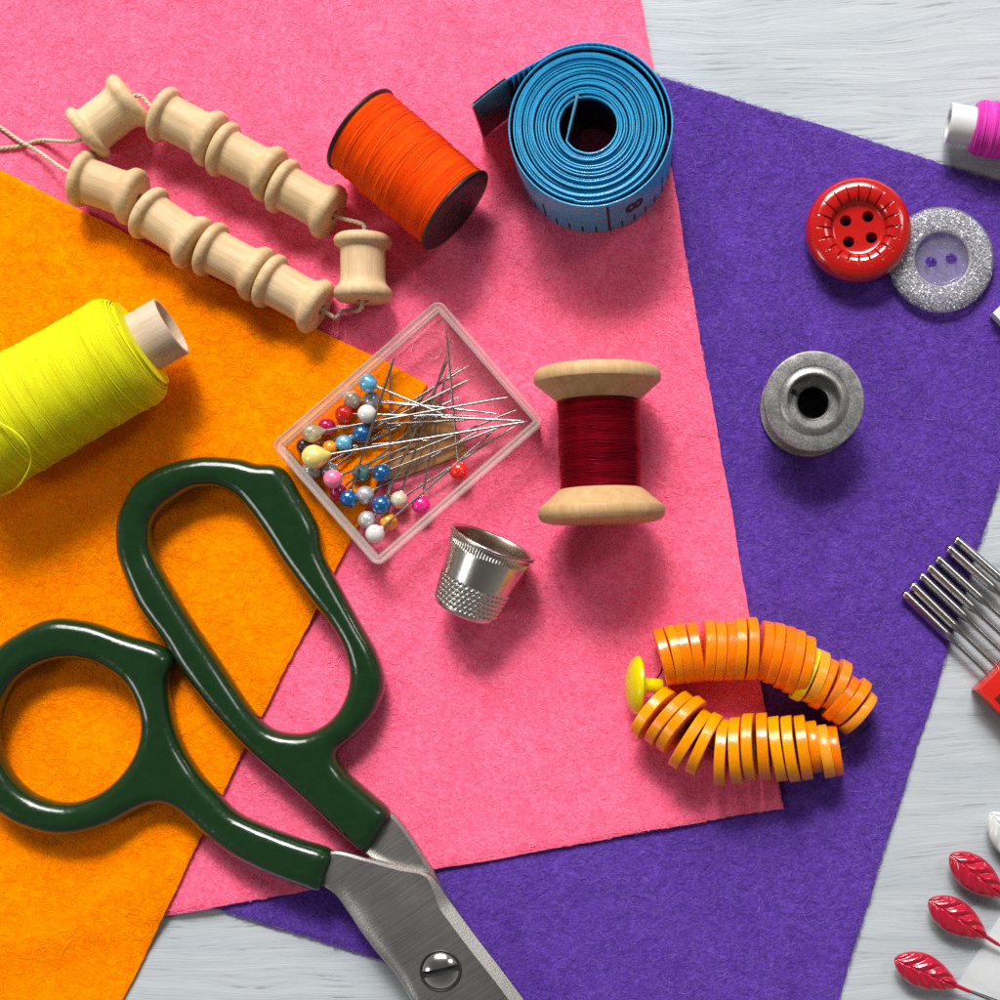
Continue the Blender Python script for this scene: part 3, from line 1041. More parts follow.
def redf(r, z, a, i):
    if z > 17 and 26.5 < r < 42:
        u = a / (2 * PI) * 20; fu = abs(u - math.floor(u) - 0.5) * 2  # 1 at cell border
        wdt = 0.20 * min(1, (42 - r) / 9) + 0.02
        c = max(0, 1 - (1 - fu) / wdt)
        return r, z - 2.6 * c * min(1, (42 - r) / 8)
    return r, z


me = boolean_holes(MB().lathe(pr2, 360, fn=redf), [(-12.4, 8.6), (9.4, 12.4), (-9.6, -12.4), (12.6, -8.6)], 5.6, -3, 40, 'disc')
part('disc', me, M['red_gloss'], t)

# ------------------------------------------------------------------ clear glitter button
g = ground(944, 258)
pb = at(942.5, 258, g + 14); pb.z = g + 0.4
t = thing('button', 'clear button full of silver glitter with two holes, half under the red button', 'button', pb)
prof = [(0.01, 0), (46, 0), (51, 1.5), (52.8, 4.5), (52.6, 8), (50.5, 11.2), (46, 13.2), (38, 14.2), (31, 14.0), (28.2, 13.0), (26.8, 10.5), (25.6, 8.2), (23.5, 7.0), (18, 6.4), (0.01, 6.2)]
me = boolean_holes(MB().lathe(prof, 128), [(-9.6, -2), (10.4, 1.4)], 5.8, -3, 30, 'disc')
part('disc', me, M['button_clear'], t)
part('inner_ring', MB().lathe([(26.2, 10.0), (26.7, 11.6), (27.6, 12.9), (28.6, 13.5), (28.8, 13.2), (27.6, 11.0), (26.6, 9.6)], 96, closed=True), M['clear_rim'], t)
K = 7200
ra = np.sqrt(rng.uniform(28.5 ** 2, 51.0 ** 2, K)); aa = rng.uniform(0, 2 * PI, K)
K2 = 90
ra[:K2] = np.sqrt(rng.uniform(8 ** 2, 25 ** 2, K2))
xs, ys = ra * np.cos(aa), ra * np.sin(aa)
hmax = np.where(ra < 26, 5.4, np.minimum(13.0, 13.0 - np.maximum(0, ra - 44) * 0.75))
zsz = rng.uniform(1.0, 1.0 + np.maximum(0.5, hmax - 1.6))
zsz = np.where(rng.uniform(0, 1, K) < 0.7, hmax - 0.8 - rng.uniform(0, 2.5, K), zsz)
nx = rng.normal(0, 0.5, (K, 2)); n3 = np.stack([nx[:, 0], nx[:, 1], np.ones(K)], -1); n3 /= np.linalg.norm(n3, axis=1)[:, None]
t1 = np.cross(n3, rng.normal(0, 1, (K, 3))); t1 /= np.linalg.norm(t1, axis=1)[:, None]; t2 = np.cross(n3, t1)
sz = rng.uniform(0.45, 0.95, K)[:, None]
sz[:K2] *= 0.55
c3 = np.stack([xs, ys, zsz], -1)
V = np.stack([c3 + (t1 * math.cos(q) + t2 * math.sin(q)) * sz for q in (0, PI / 3 * 1, PI / 3 * 2, PI, PI / 3 * 4, PI / 3 * 5)], 1).reshape(-1, 3)
F = (np.arange(K) * 6)[:, None] + np.arange(6)[None]
M['glitter'] = fibre_mat('silver glitter', (0.22, 0.21, 0.21, 1), (1.0, 1.0, 1.0, 1))
M['glitter'].node_tree.nodes['Principled BSDF'].inputs['Metallic'].default_value = 0.3
M['glitter'].node_tree.nodes['Principled BSDF'].inputs['Roughness'].default_value = 0.3
part('glitter', np_mesh('glitter', V, F, False), M['glitter'], t, kind='stuff')

# ------------------------------------------------------------------ magenta spool at the right edge
p0, p1 = at(948, 123, 30), at(1080, 143, 30)
d = p1 - p0
t = thing('thread_spool', 'small white plastic spool of magenta thread lying on the bare table at the edge', 'thread spool', p0, rot=zrot(d))
part('plastic_tube', MB().lathe([(19, 0), (19.4, 0.8), (19.6, 3), (19, 8), (18.6, 20), (18.6, 132), (13, 132), (13, 0.8), (14, 0)], 48, closed=True), M['white_plastic'], t, 30)
mr = lambda z: 26.0 - 4.5 * max(0, 1 - (z - 25) / 10) ** 2 + 0.4 * math.sin(z * 0.3)
mb = winding(mr, 25, 128, 1.6, 1.0, jit=0.3, cross=5)
mb.lathe([(18.7, 24.6), (21.6, 25)], 48, caps=False)
part('thread_winding', mb, M['magenta_thread'], t, 60)

# ------------------------------------------------------------------ pin box
gz = ground(407, 433)
BH = 41.0
zt = gz + BH
cA, cB, cC, cD = at(273, 445, zt), at(438, 302, zt), at(542, 422, zt), at(378, 563, zt)
cen = (cA + cB + cC + cD) / 4
ux = (cB - cA); lu = ux.length + 5; ux.normalize()
vx = (cA - cD); lv = vx.length + 5; vx = Vector((-ux.y, ux.x, 0))
R2 = Matrix((ux, vx, Vector((0, 0, 1)))).transposed()
box = thing('pin_box', 'open clear plastic box full of pins lying over the orange felt corner', 'box', (cen.x, cen.y, gz + 0.6), rot=R2.to_quaternion())


def rrect(hx, hy, r, n=6):
    out = []
    for cx, cy, a in ((hx - r, hy - r, 0), (-hx + r, hy - r, 90), (-hx + r, -hy + r, 180), (hx - r, -hy + r, 270)):
        for i in range(n + 1):
            c = math.radians(a + 90 * i / n)
            out.append((cx + r * math.cos(c), cy + r * math.sin(c)))
    return out


def wall(levels, name, mat):
    """closed ring of wall sections: levels is a loop of (inset, z)"""
    mb = MB(); vs = []; fs = []
    rings = [rrect(lu / 2 - o, lv / 2 - o, max(1.0, 9 - o)) for o, z in levels]
    n = len(rings[0])
    for ring, (o, z) in zip(rings, levels): vs += [(x, y, z) for x, y in ring]
    m = len(levels)
    for i in range(m):
        j = (i + 1) % m
        for k in range(n):
            l = (k + 1) % n
            fs.append((i * n + k, i * n + l, j * n + l, j * n + k))
    return part(name, mb.add(vs, fs), mat, box, 30)


wall([(4.4, 0.5), (4.0, BH - 12), (7.2, BH - 12), (7.4, 2.8)], 'side_wall', M['clear'])
wall([(0.4, BH - 12.0), (0, BH - 11), (0, BH - 1.4), (0.8, BH - 0.2), (2.0, BH), (3.0, BH - 0.6), (3.7, BH - 2.4), (4.6, BH - 2.6), (5.3, BH - 1.6), (6.3, BH - 1.6), (7.0, BH - 3.0), (8.6, BH - 3.6), (9.0, BH - 5), (9.0, BH - 7), (7.6, BH - 11.6)], 'rim', M['clear_rim'])
part('base', MB().prism(rrect(lu / 2 - 7.6, lv / 2 - 7.6, 3), 0, 2.4, 0.6), M['clear'], box)
mk = MB().tube([(lu / 2 - 38 + 11 * math.cos(q), lv / 2 - 100 + 11 * math.sin(q), 2.5) for q in np.linspace(0, 2 * PI, 40)[:-1]], 0.45, 6, loop=True)
mk = MB()
lc = R2.transposed() @ (at(433, 351, gz + 3) - cen)
mk.tube([(lc.x + 7.5 * math.cos(q), lc.y + 7.5 * math.sin(q), 2.5) for q in np.linspace(3.6, 5.9, 20)], 0.6, 6)
mk.tube([(lc.x + 21 * math.cos(q), lc.y + 21 * math.sin(q), 2.4) for q in np.linspace(0, 2 * PI, 60)[:-1]], 0.35, 6, loop=True)
part('mould_mark', mk, M['clear_rim'], box)
lq = [R2.transposed() @ (at(x, y, gz + 3.2) - cen) for x, y in ((432, 394), (456, 427), (468, 453), (369, 489), (344, 452))]
lab = MB().prism([(q.x, q.y) for q in lq][::-1], 2.6, 3.1)
part('paper_label', lab, M['label'], box)

# ------------------------------------------------------------------ pins
def pearl(name, col, pearly=0.5, clear=0.0):
    n = NT(name)
    v = n.px()
    lw = n.n('ShaderNodeLayerWeight'); lw.inputs[0].default_value = 0.35
    if min(col[:3]) > 0.3: col = tuple(x * 0.85 for x in col[:3])
    c = n.mix(n.noise(v, 0.12, 3), tuple(x * 0.85 for x in col[:3]) + (1,), tuple(min(1, x * 1.12) for x in col[:3]) + (1,))
    n.set(Base_Color=c, Roughness=0.24, Coat_Weight=1.0, Coat_Roughness=0.04, Metallic=pearly * 0.6, Transmission_Weight=clear)
    if pearly == 0: n.set(Metallic=0.0)
    return n.m


PM = {
    'light blue': pearl('pearl light blue', (0.18, 0.58, 0.86), 0.6), 'grey': pearl('pearl grey blue', (0.42, 0.47, 0.50), 0.8),
    'beige': pearl('pearl beige', (0.66, 0.54, 0.44), 0.3), 'red': pearl('glass red', (0.80, 0.014, 0.004), 0, 0.0),
    'white': pearl('pearl white', (0.80, 0.78, 0.73), 0.1), 'magenta': pearl('glass magenta', (0.66, 0.006, 0.13), 0, 0.0),
    'ivory': pearl('pearl ivory', (0.76, 0.62, 0.42), 0.2), 'dark blue': pearl('pearl dark blue', (0.014, 0.13, 0.36), 0.75),
    'yellow': pearl('pearl yellow', (0.82, 0.66, 0.20), 0.15), 'black': pearl('grey black', (0.06, 0.05, 0.06), 0.4),
    'silver': pearl('pearl silver', (0.62, 0.61, 0.61), 0.6), 'pink': pearl('pearl pink', (0.90, 0.18, 0.34), 0.1),
    'teal': pearl('dark teal', (0.10, 0.24, 0.24), 0.6), 'amber': pearl('glass amber', (0.80, 0.30, 0.01), 0, 0.0),
    'hot pink': pearl('glass hot pink', (0.80, 0.008, 0.22), 0, 0.0),
}
# head x, y, colour, tip x, y, head lift, tip lift, head radius, label
pins = [
    (368, 383, 'light blue', 447, 416, 22, 26, 9.4, 'dressmaking pin with a pale blue pearl head, topmost head of the heap'),
    (372, 400, 'grey', 499, 414, 9.4, 22, 9.3, 'dressmaking pin with a grey blue pearl head half hidden by the pale blue one'),
    (352, 400, 'beige', 475, 411, 9.4, 18, 9.2, 'dressmaking pin with a greyish beige pearl head above the red one'),
    (344, 414, 'red', 478, 416, 10, 20, 9.4, 'dressmaking pin with a bright red head in the upper left of the box'),
    (367, 414, 'white', 525, 421, 20, 21, 9.5, 'dressmaking pin with a clean white head between red and dark blue heads'),
    (326.5, 427, 'magenta', 470, 420, 10, 16, 9.2, 'dressmaking pin with a deep magenta head just above the ivory teardrop'),
    (311.5, 433, 'ivory', 509, 397, 18, 30, 9.8, 'dressmaking pin with an ivory teardrop head near the left corner'),
    (361.5, 434, 'dark blue', 470, 379, 15, 12, 9.3, 'dressmaking pin with a dark blue pearl head just under the white head'),
    (344, 443, 'light blue', 470, 365, 10, 8, 8.8, 'dressmaking pin with a sky blue head left of and below a dark blue one'),
    (314, 457, 'yellow', 527, 421.5, 26, 25, 12.2, 'dressmaking pin with the biggest head of all, pale yellow'),
    (304, 446, 'black', 420, 421, 8.5, 8, 8.0, 'dressmaking pin with a blackish head tucked behind the pale yellow one'),
    (312, 470, 'silver', 461, 396, 10, 9, 9.6, 'dressmaking pin with a silver head peeping out under the pale yellow one'),
    (333, 479, 'pink', 409, 445.5, 25, 33, 9.6, 'dressmaking pin with a baby pink pearl head'),
    (330, 471, 'grey', 461, 366, 10, 7, 8.8, 'dressmaking pin with a grey green head behind the baby pink one'),
    (338, 492, 'magenta', 445, 400, 9, 8, 8.8, 'pin with a dark magenta glass head squeezed between pink and blue heads'),
    (348.5, 499, 'dark blue', 395.5, 354, 17, 34, 9.3, 'pin with a dark blue head near the lower left wall, shaft pointing steeply up'),
    (361, 473, 'teal', 519, 409, 9.2, 14, 9.2, 'dressmaking pin with a dark teal head under crossing shafts in the middle'),
    (381.5, 473, 'dark blue', 521, 419, 15, 18, 9.4, 'dressmaking pin with a dark blue head alone on the tan paper label'),
    (365, 495, 'silver', 480, 430, 10, 10, 9.4, 'dressmaking pin with a silver white head between two dark blue ones'),
    (367, 520, 'silver', 516, 425.5, 10, 9, 9.2, 'dressmaking pin with a silver grey head touching the lowest white head'),
    (381.5, 505, 'dark blue', 450, 356, 16, 10, 9.4, 'pin with a dark blue head between silver and ivory ones, lowest of the blues'),
    (399, 500, 'ivory', 448, 352, 10, 14, 8.8, 'dressmaking pin with an ivory and grey head right of the lowest dark blue one'),
    (375, 534, 'white', 500, 425, 20, 13, 9.6, 'pin with a white pearl head closest to the bottom corner of the box'),
    (459, 471, 'red', 446, 327, 10, 32, 9.6, 'dressmaking pin with a red glass head alone near the lower right wall'),
    (421, 505, 'hot pink', 446, 372, 10, 12, 9.3, 'dressmaking pin with a hot pink glass head against the lower right wall'),
    (388.5, 522, 'amber', 391, 360, 9.2, 11, 9.0, 'dressmaking pin with an amber and yellow glass head behind the bottom white head'),
    (330, 448, 'amber', 430, 440, 8.6, 7, 8.0, 'dressmaking pin with a small amber head deep between yellow and sky blue heads'),
]
GP = 'ball headed pins in the box'
zb = gz + 3.2
sph = [(max(0.01, math.sin(PI * i / 24)), -math.cos(PI * i / 24)) for i in range(25)]
for (hx, hy, colr, tx, ty, hz_, tz_, hr, lab) in pins:
    ph, pt = at(hx, hy, zb + hz_ ), at(tx, ty, zb + tz_)
    d = pt - ph; Ld = d.length
    t = thing('dressmaking_pin', lab, 'pin', ph, GP, zrot(d))
    rr = hr * 0.985
    if colr == 'ivory' and hx < 320 or colr == 'yellow':
        pr = [(r * rr, z * rr) for r, z in sph[:17]] + [(rr * 0.62, rr * 0.86), (rr * 0.4, rr * 1.08), (rr * 0.24, rr * 1.3), (1.6, rr * 1.42)]
        st = rr * 1.3
    else:
        pr = [(r * rr, z * rr) for r, z in sph[:-2]] + [(1.9, rr * 1.02), (1.7, rr * 1.1)]
        st = rr * 0.95
    part('head', MB().lathe(pr, 32), PM[colr], t, 60)
    sr = 1.22
    part('shaft', MB().tube([(0, 0, st), (0, 0, Ld * 0.5), (0, 0, Ld - 16), (0, 0, Ld - 6), (0, 0, Ld)], [sr, sr, sr, sr * 0.62, 0.12], 10), M['pin_steel'], t, 60)

# ------------------------------------------------------------------ strung orange buttons
GU, GL = 'orange buttons strung edge on, upper row', 'orange buttons strung edge on, lower row'


def btn_mat(name, col, tr=0.0):
    n = NT(name)
    v = n.px(rnd=True)
    oi = n.n('ShaderNodeObjectInfo')
    c = n.mix(oi.outputs['Random'], tuple(x * f_ for x, f_ in zip(col[:3], (0.97, 0.80, 0.8))) + (1,), tuple(min(1, x * 1.25) for x in col[:3]) + (1,))
    n.set(Base_Color=c, Roughness=0.22, Transmission_Weight=0.08, Specular_IOR_Level=0.45, Subsurface_Weight=0.4)
    n.b.inputs['Subsurface Radius'].default_value = (1, 0.35, 0.05)
    n.b.inputs['Subsurface Scale'].default_value = 16 * S
    n.bump(n.noise(v, 0.2, 3), 0.25)
    return n.m


BMt = {'orange': btn_mat('orange button plastic', (1.0, 0.215, 0.0)), 'amber': btn_mat('amber button plastic', (0.84, 0.29, 0.0)),
       'yellow': btn_mat('yellow button plastic', (0.80, 0.62, 0.01)), 'pale': btn_mat('pale orange button plastic', (0.88, 0.30, 0.02))}
zx = lambda p: (610 + p[0] / 3.571, 600 + p[1] / 3.571)
upper = [((168, 102), (222, 305)), ((205, 90), (254, 300)), ((244, 82), (290, 297)), ((288, 78), (322, 293)),
         ((352, 70), (345, 290)), ((392, 75), (382, 290)), ((430, 72), (420, 289)), ((467, 63), (458, 287)), ((506, 60), (500, 287)),
         ((566, 74), (528, 286)), ((606, 80), (564, 300)), ((645, 92), (600, 318)), ((680, 105), (632, 334)), ((714, 126), (660, 345)),
         ((738, 168), (655, 358)), ((768, 180), (700, 368)), ((800, 210), (722, 386)), ((848, 216), (764, 388)),
         ((880, 275), (766, 425)), ((922, 286), (796, 438)), ((942, 332), (824, 470))]
ucol = ['orange'] * 14 + ['yellow', 'pale', 'orange', 'pale', 'orange', 'orange', 'pale']
ulab = ['first (leftmost) in the left group of four', 'second in the left group of four', 'third in the left group of four', 'last in the left group of four',
        'first in the second group of five', 'second in the second group of five', 'middle one in the second group of five', 'fourth in the second group of five', 'last in the second group of five',
        'first after the gap right of the five', 'second after the gap right of the five', 'third after the gap right of the five', 'fourth after the gap right of the five', 'directly left of the yellow one',
        'Y', 'directly right of the yellow one', 'second to the right of the yellow one', 'third right of the yellow one',
        'third from the right end', 'next to last at the right end', 'very last at the right end']
lower = [((222, 318), (88, 488), 16), ((288, 335), (138, 512), 14), ((332, 352), (178, 538), 12), ((350, 396), (222, 598), 8), ((388, 406), (285, 622), 8),
         ((408, 425), (394, 663), 8), ((447, 418), (458, 658), 10), ((494, 404), (506, 644), 8), ((541, 402), (556, 643), 6),
         ((582, 414), (618, 648), 10), ((628, 412), (664, 650), 10), ((674, 410), (708, 644), 6), ((714, 430), (742, 618), 5), ((752, 444), (788, 636), 5), ((788, 446), (818, 630), 5)]
lcol = ['amber'] * 11 + ['yellow' if False else 'amber', 'orange', 'pale', 'orange']
llab = ['leaning most, next to the yellow shank button', 'second leaning one from the left', 'third leaning one from the left', 'fourth leaning one, after a gap', 'fifth leaning one, ahead of the upright ones',
        'first upright one, left of centre', 'second upright one', 'third upright one', 'fourth upright one, left of the felt edge',
        'first one past the pink felt edge', 'second one past the pink felt edge', 'third one past the pink felt edge', 'short one, third from the right end', 'next to last at the right', 'very last at the right end']
bprof = [(3.2, -4.7), (20, -4.9), (27.4, -5.1), (28.5, -4.85), (28.9, -4.3), (28.95, 0), (28.9, 4.3), (28.5, 4.85), (27.4, 5.1), (20, 4.6), (12, 3.6), (3.2, 3.6)]
bmesh_cache = {}
centres = {'u': [], 'l': []}
for row, lst, cols, labs, grp in (('u', upper, ucol, ulab, GU), ('l', lower, lcol, llab, GL)):
    for i, item in enumerate(lst):
        a, b = zx(item[0]), zx(item[1])
        tl = (item[2] if len(item) > 2 else 3) + random.uniform(-2.5, 2.5)
        mx, my = (a[0] + b[0]) / 2, (a[1] + b[1]) / 2
        g = ground(mx, my)
        L_ = math.hypot(b[0] - a[0], b[1] - a[1])
        sc = L_ / 58.5
        z = g + 28.8 * sc * 0.99
        pa, pb2 = at(*a, z), at(*b, z)
        c = (pa + pb2) / 2
        dd = (pb2 - pa).normalized()
        ax = Vector((-dd.y, dd.x, 0))
        if ax.x < 0: ax = -ax
        ax = (ax * math.cos(math.radians(tl)) + Vector((0, 0, 1)) * math.sin(math.radians(tl)) * (-1 if row == 'u' else 1)).normalized()
        centres[row].append((c, ax))
        col_ = cols[i]
        if labs[i] == 'Y': lb = 'single yellow button among the orange ones of the upper row'
        else:
            lb = f"{'pale orange' if col_ == 'pale' else col_} strung button in the {'upper' if row == 'u' else 'lower'} row, {labs[i]}"
        key = (col_,)
        t = thing('button', lb, 'button', c, grp, zrot(ax, random.uniform(0, 6)))
        me = MB().lathe([(r * sc * 0.975, zz * (0.99 if row == 'u' else 1.06)) for r, zz in bprof], 56, closed=True).mesh('disc', 32)
        part('disc', me, BMt[col_], t)
uc, lcn = centres['u'], centres['l']
# black thread that strings them
t = thing('string_thread', 'thin black thread running through the strung orange buttons', 'thread', uc[0][0])
knot = at(657, 690, 30)
pth = [at(652, 684, 26), at(661, 672, 34)] + [c for c, a in uc] + [uc[-1][0] + Vector((14, -14, -16)), at(852, 738, 16), lcn[-1][0] + Vector((12, 4, -2))] + [c for c, a in reversed(lcn)] + [at(655, 693, 32), at(652, 686, 26)]
part('strand', MB().tube(catmull(pth, 6), 0.8, 6), M['black_thread'], t, 60, world=True)
# yellow shank button
g = ground(636, 685)
pc = at(636, 685, g + 28)
ax = Vector((0.97, -0.04, -0.22)).normalized()
t = thing('button', 'bright yellow shank button on edge at the left end of the button string', 'button', pc, rot=zrot(ax))
M['lemon'] = btn_mat('lemon yellow plastic', (0.66, 0.66, 0.0))
part('disc', MB().lathe([(0.01, -10), (10, -9.4), (20, -7), (26, -3.5), (28.4, -0.5), (28.6, 1.5), (27, 3.2), (20, 3.8), (0.01, 3.8)], 64), M['lemon'], t, 40)
part('shank', MB().lathe([(9, 3), (7.6, 5), (7.2, 12), (7.2, 24), (6.4, 26), (0.01, 26)], 32), M['lemon'], t, 40)

# ------------------------------------------------------------------ machine needles and their holder
butts = [(903, 592), (910.5, 583.5), (919.5, 574), (927.5, 565.5), (936, 557), (947, 546.5), (954.5, 538)]
nd_lab = ['machine needle at the lower end of the row, farthest from the others', 'second machine needle from the lower end of the row', 'third machine needle from the lower end of the row',
          'middle machine needle of the seven in the red holder', 'third machine needle from the upper end of the row, left of the gap', 'second machine needle from the upper end, right of the gap',
          'machine needle at the upper end of the row']
nd_dir = [(88, 85), (88, 84.5), (88, 83), (88, 82), (88, 81), (88, 78.5), (88, 77)]
dh = Vector((0.722, -0.692, 0))
first = None
NZ_ = 13
for i, (bx, by) in enumerate(butts):
    hz_ = NZ_ + (i % 2) * 1.2
    p = at(bx, by, hz_)
    d = Vector((nd_dir[i][0], -nd_dir[i][1], -0.5 - (i % 2) * 1.0))
    rot = zrot(d, 0.9)
    if first is None:
        first = thing('machine_needle', nd_lab[0], 'needle', p, 'sewing machine needles in a red holder', rot)
        pr = [(0.01, 0), (2.1, 0.1), (3.5, 1.0), (4.4, 2.4), (4.6, 4), (4.6, 60), (4.0, 64), (2.9, 68), (2.5, 72), (2.35, 80), (2.3, 190), (0.2, 205)]

        def ndf(r, z, a, i_):
            # flattened back of the shank
            if r > 3 and z > 8 and z < 62 and math.sin(a) > 0.72: return r * 0.72 / math.sin(a), z
            return r, z
        pr2 = []
        for q in range(len(pr) - 1):
            pr2.append(pr[q])
        pr2.append(pr[-1])
        pr2.insert(5, (4.6, 8.2)); pr2.insert(6, (4.6, 8.8)); pr2.insert(7, (4.6, 58))
        part('shank', MB().lathe(pr2, 40, fn=ndf), M['needle_steel'], first, 30)
        tc = 'dab'
    else:
        t = dup(first, p, rot, nd_lab[i])
# coloured butt dots on some needles
for o in list(COL.objects):
    if o.name.startswith('machine_needle') and o.type == 'EMPTY':
        idx = nd_lab.index(o['label'])
        if idx in (1, 3, 5, 6):
            part('colour_mark', MB().lathe([(0.01, -0.2), (1.5, -0.15), (2.3, 0.2), (2.4, 0.6), (0.01, 0.6)], 20), M['dark_red'], o, 60)
g = 0.0
hz0, hz1 = 8.0, 30.0
q0 = at(977, 690, hz1)
ua = Vector((0.715, 0.699, 0)); va = Vector((0.699, -0.715, 0))
hold = [q0, q0 + ua * 124, q0 + ua * 124 + va * 96, q0 + va * 96]
t = thing('needle_holder', 'red plastic holder gripping the row of machine needles', 'needle holder', (q0.x, q0.y, 0))
part('body', MB().prism([(p.x, p.y) for p in hold], 1.0, hz1, 2.2), M['red_holder'], t, 30, world=True)
hc = q0 + va * 18 + ua * 6
rc = [hc, hc + ua * 26, hc + ua * 26 + va * 13, hc + va * 13]
part('recess_shade', MB().prism([(p.x, p.y) for p in rc], hz1 - 2, hz1 + 0.3, 0.1), plain('recess shade red', (0.10, 0.004, 0.003), 0.5), t, 30, world=True)  # dark slab painted as the shade inside the hole

# ------------------------------------------------------------------ leaf pins, card, white bits
cardc = at(957, 985, 1.5)
e1 = Vector((0.53, 0.848, 0)); e2 = Vector((0.94, -0.34, 0))
cp = [cardc, cardc + e1 * 100, cardc + e1 * 100 + e2 * 150, cardc + e2 * 150]
t = thing('card', 'thin plain white card on the table under the red leaf pins', 'card', (cardc.x, cardc.y, 0))
part('sheet', MB().prism([(p.x, p.y) for p in cp], 0.4, 1.9, 0.4), M['white_card'], t, 30, world=True)


def leaf_mesh(L_, Wd, Ht):
    mb = MB(); nu, nv = 72, 44
    top = []; vs = []; fs = []
    for i in range(nu + 1):
        u = i / nu
        w = Wd / 2 * (math.sin(PI * u ** 0.86) ** 0.72 if 0 < u < 1 else 0)
        w *= 1 - 0.12 * u
        for sgn in (1, -1):
            for j in range(nv + 1):
                s = -1 + 2 * j / nv
                x = (u - 0.5) * L_; y = s * w
                dome = Ht * max(0, 1 - abs(s) ** 2.6) ** 0.6 * (math.sin(PI * u) ** 0.45 if 0 < u < 1 else 0)
                if sgn > 0:
                    ph = (u * 4.6 - abs(s) * 1.15)
                    fr_ = ph - math.floor(ph)
                    rib = (abs(fr_ - 0.5) * 2) ** 1.4
                    vein = -0.36 * Ht * rib * (1 - abs(s) ** 5) * min(1, abs(s) * 5) * math.sin(PI * u) ** 0.5 if 0 < u < 1 else 0
                    mid_ = -0.22 * Ht * math.exp(-(s / 0.07) ** 2) if 0 < u < 1 else 0
                    z = dome + vein + mid_
                else:
                    z = -0.35 * dome
                vs.append((x, y, z))
    row = 2 * (nv + 1)
    for i in range(nu):
        for j in range(nv):
            a = i * row + j
            fs.append((a, a + row, a + row + 1, a + 1))
            b = a + nv + 1
            fs.append((b, b + 1, b + row + 1, b + row))
    return mb.add(vs, fs)


GLF = 'red lacquered leaf pins on the white card'
leaves = [(977.5, 876, 38, 68, 36, 'crimson lacquered leaf pin nearest the top, cut by the right edge'), (958, 918.5, 33, 70, 35, 'crimson lacquered leaf pin in the middle of the three'),
          (926.5, 972.5, 24, 70, 35, 'crimson lacquered leaf pin lowest and farthest left of the three')]
first = None
for (x, y, ang, L_, Wd, lab) in leaves:
    p = at(x, y, 14)
    rot = Quaternion((0, 0, 1), math.radians(-ang)) @ Quaternion((0, 1, 0), math.radians(2))
    if first is None:
        first = thing('leaf_pin', lab, 'decorative pin', p, GLF, rot)
        lm = leaf_mesh(70, 36, 9.5); 
        part('leaf', lm, M['leaf_red'], first, 60)
        part('stem', MB().tube([(31, 0, 1), (37, 0, 0.5), (48, 0, -0.5)], [2.4, 2.2, 1.9], 10), M['leaf_red'], first, 60)
        part('shaft', MB().tube([(46, 0, -0.3), (60, 0, -2), (170, 0, -8)], [1.4, 1.4, 1.2], 10), M['pin_steel'], first, 60)
    else:
        dup(first, p, rot, lab)
p = at(1013, 842, 14)
t = thing('leaf_pin', 'white pearly leaf pin poking in from the right edge above the red ones', 'decorative pin', p, rot=Quaternion((0, 0, 1), math.radians(-52)))
part('leaf', leaf_mesh(74, 36, 10), M['leaf_white'], t, 60)
q0 = at(993, 313, 22)
ua = Vector((0.70, 0.71, 0)); va = Vector((0.69, -0.72, 0))
hold = [q0, q0 + ua * 90, q0 + ua * 90 + va * 70, q0 + va * 70]
t = thing('plastic_case', 'white plastic case, only its corner showing at the right edge by the glitter button', 'case', (q0.x, q0.y, ground(993, 313)))
part('body', MB().prism([(p.x, p.y) for p in hold], ground(993, 313) + 0.5, 22, 1.0), M['white_plastic'], t, 30, world=True)

# ------------------------------------------------------------------ scissors
import openvdb


def smooth2(A, n=2):
    for _ in range(n):
        B = np.pad(A, 1, mode='edge')
        A = (B[:-2, 1:-1] + 2 * B[1:-1, 1:-1] + B[2:, 1:-1]) / 4
        B = np.pad(A, 1, mode='edge')
        A = (B[1:-1, :-2] + 2 * B[1:-1, 1:-1] + B[1:-1, 2:]) / 4
    return A


def poly_sd(polys, X, Y):
    """signed distance to a region bounded by polygons (even-odd), positive inside"""
    D = np.full(X.shape, 1e9); ins = np.zeros(X.shape, bool)
    for poly in polys:
        n = len(poly)
        for i in range(n):
            ax, ay = poly[i][0], poly[i][1]; bx, by = poly[(i + 1) % n][0], poly[(i + 1) % n][1]
            dx, dy = bx - ax, by - ay
            L2 = dx * dx + dy * dy + 1e-9
            tt = np.clip(((X - ax) * dx + (Y - ay) * dy) / L2, 0, 1)
            D = np.minimum(D, (X - ax - tt * dx) ** 2 + (Y - ay - tt * dy) ** 2)
            if ay != by:
                c = ((ay > Y) != (by > Y)) & (X < dx * (Y - ay) / dy + ax)
                ins ^= c
    return np.where(ins, 1, -1) * np.sqrt(D)


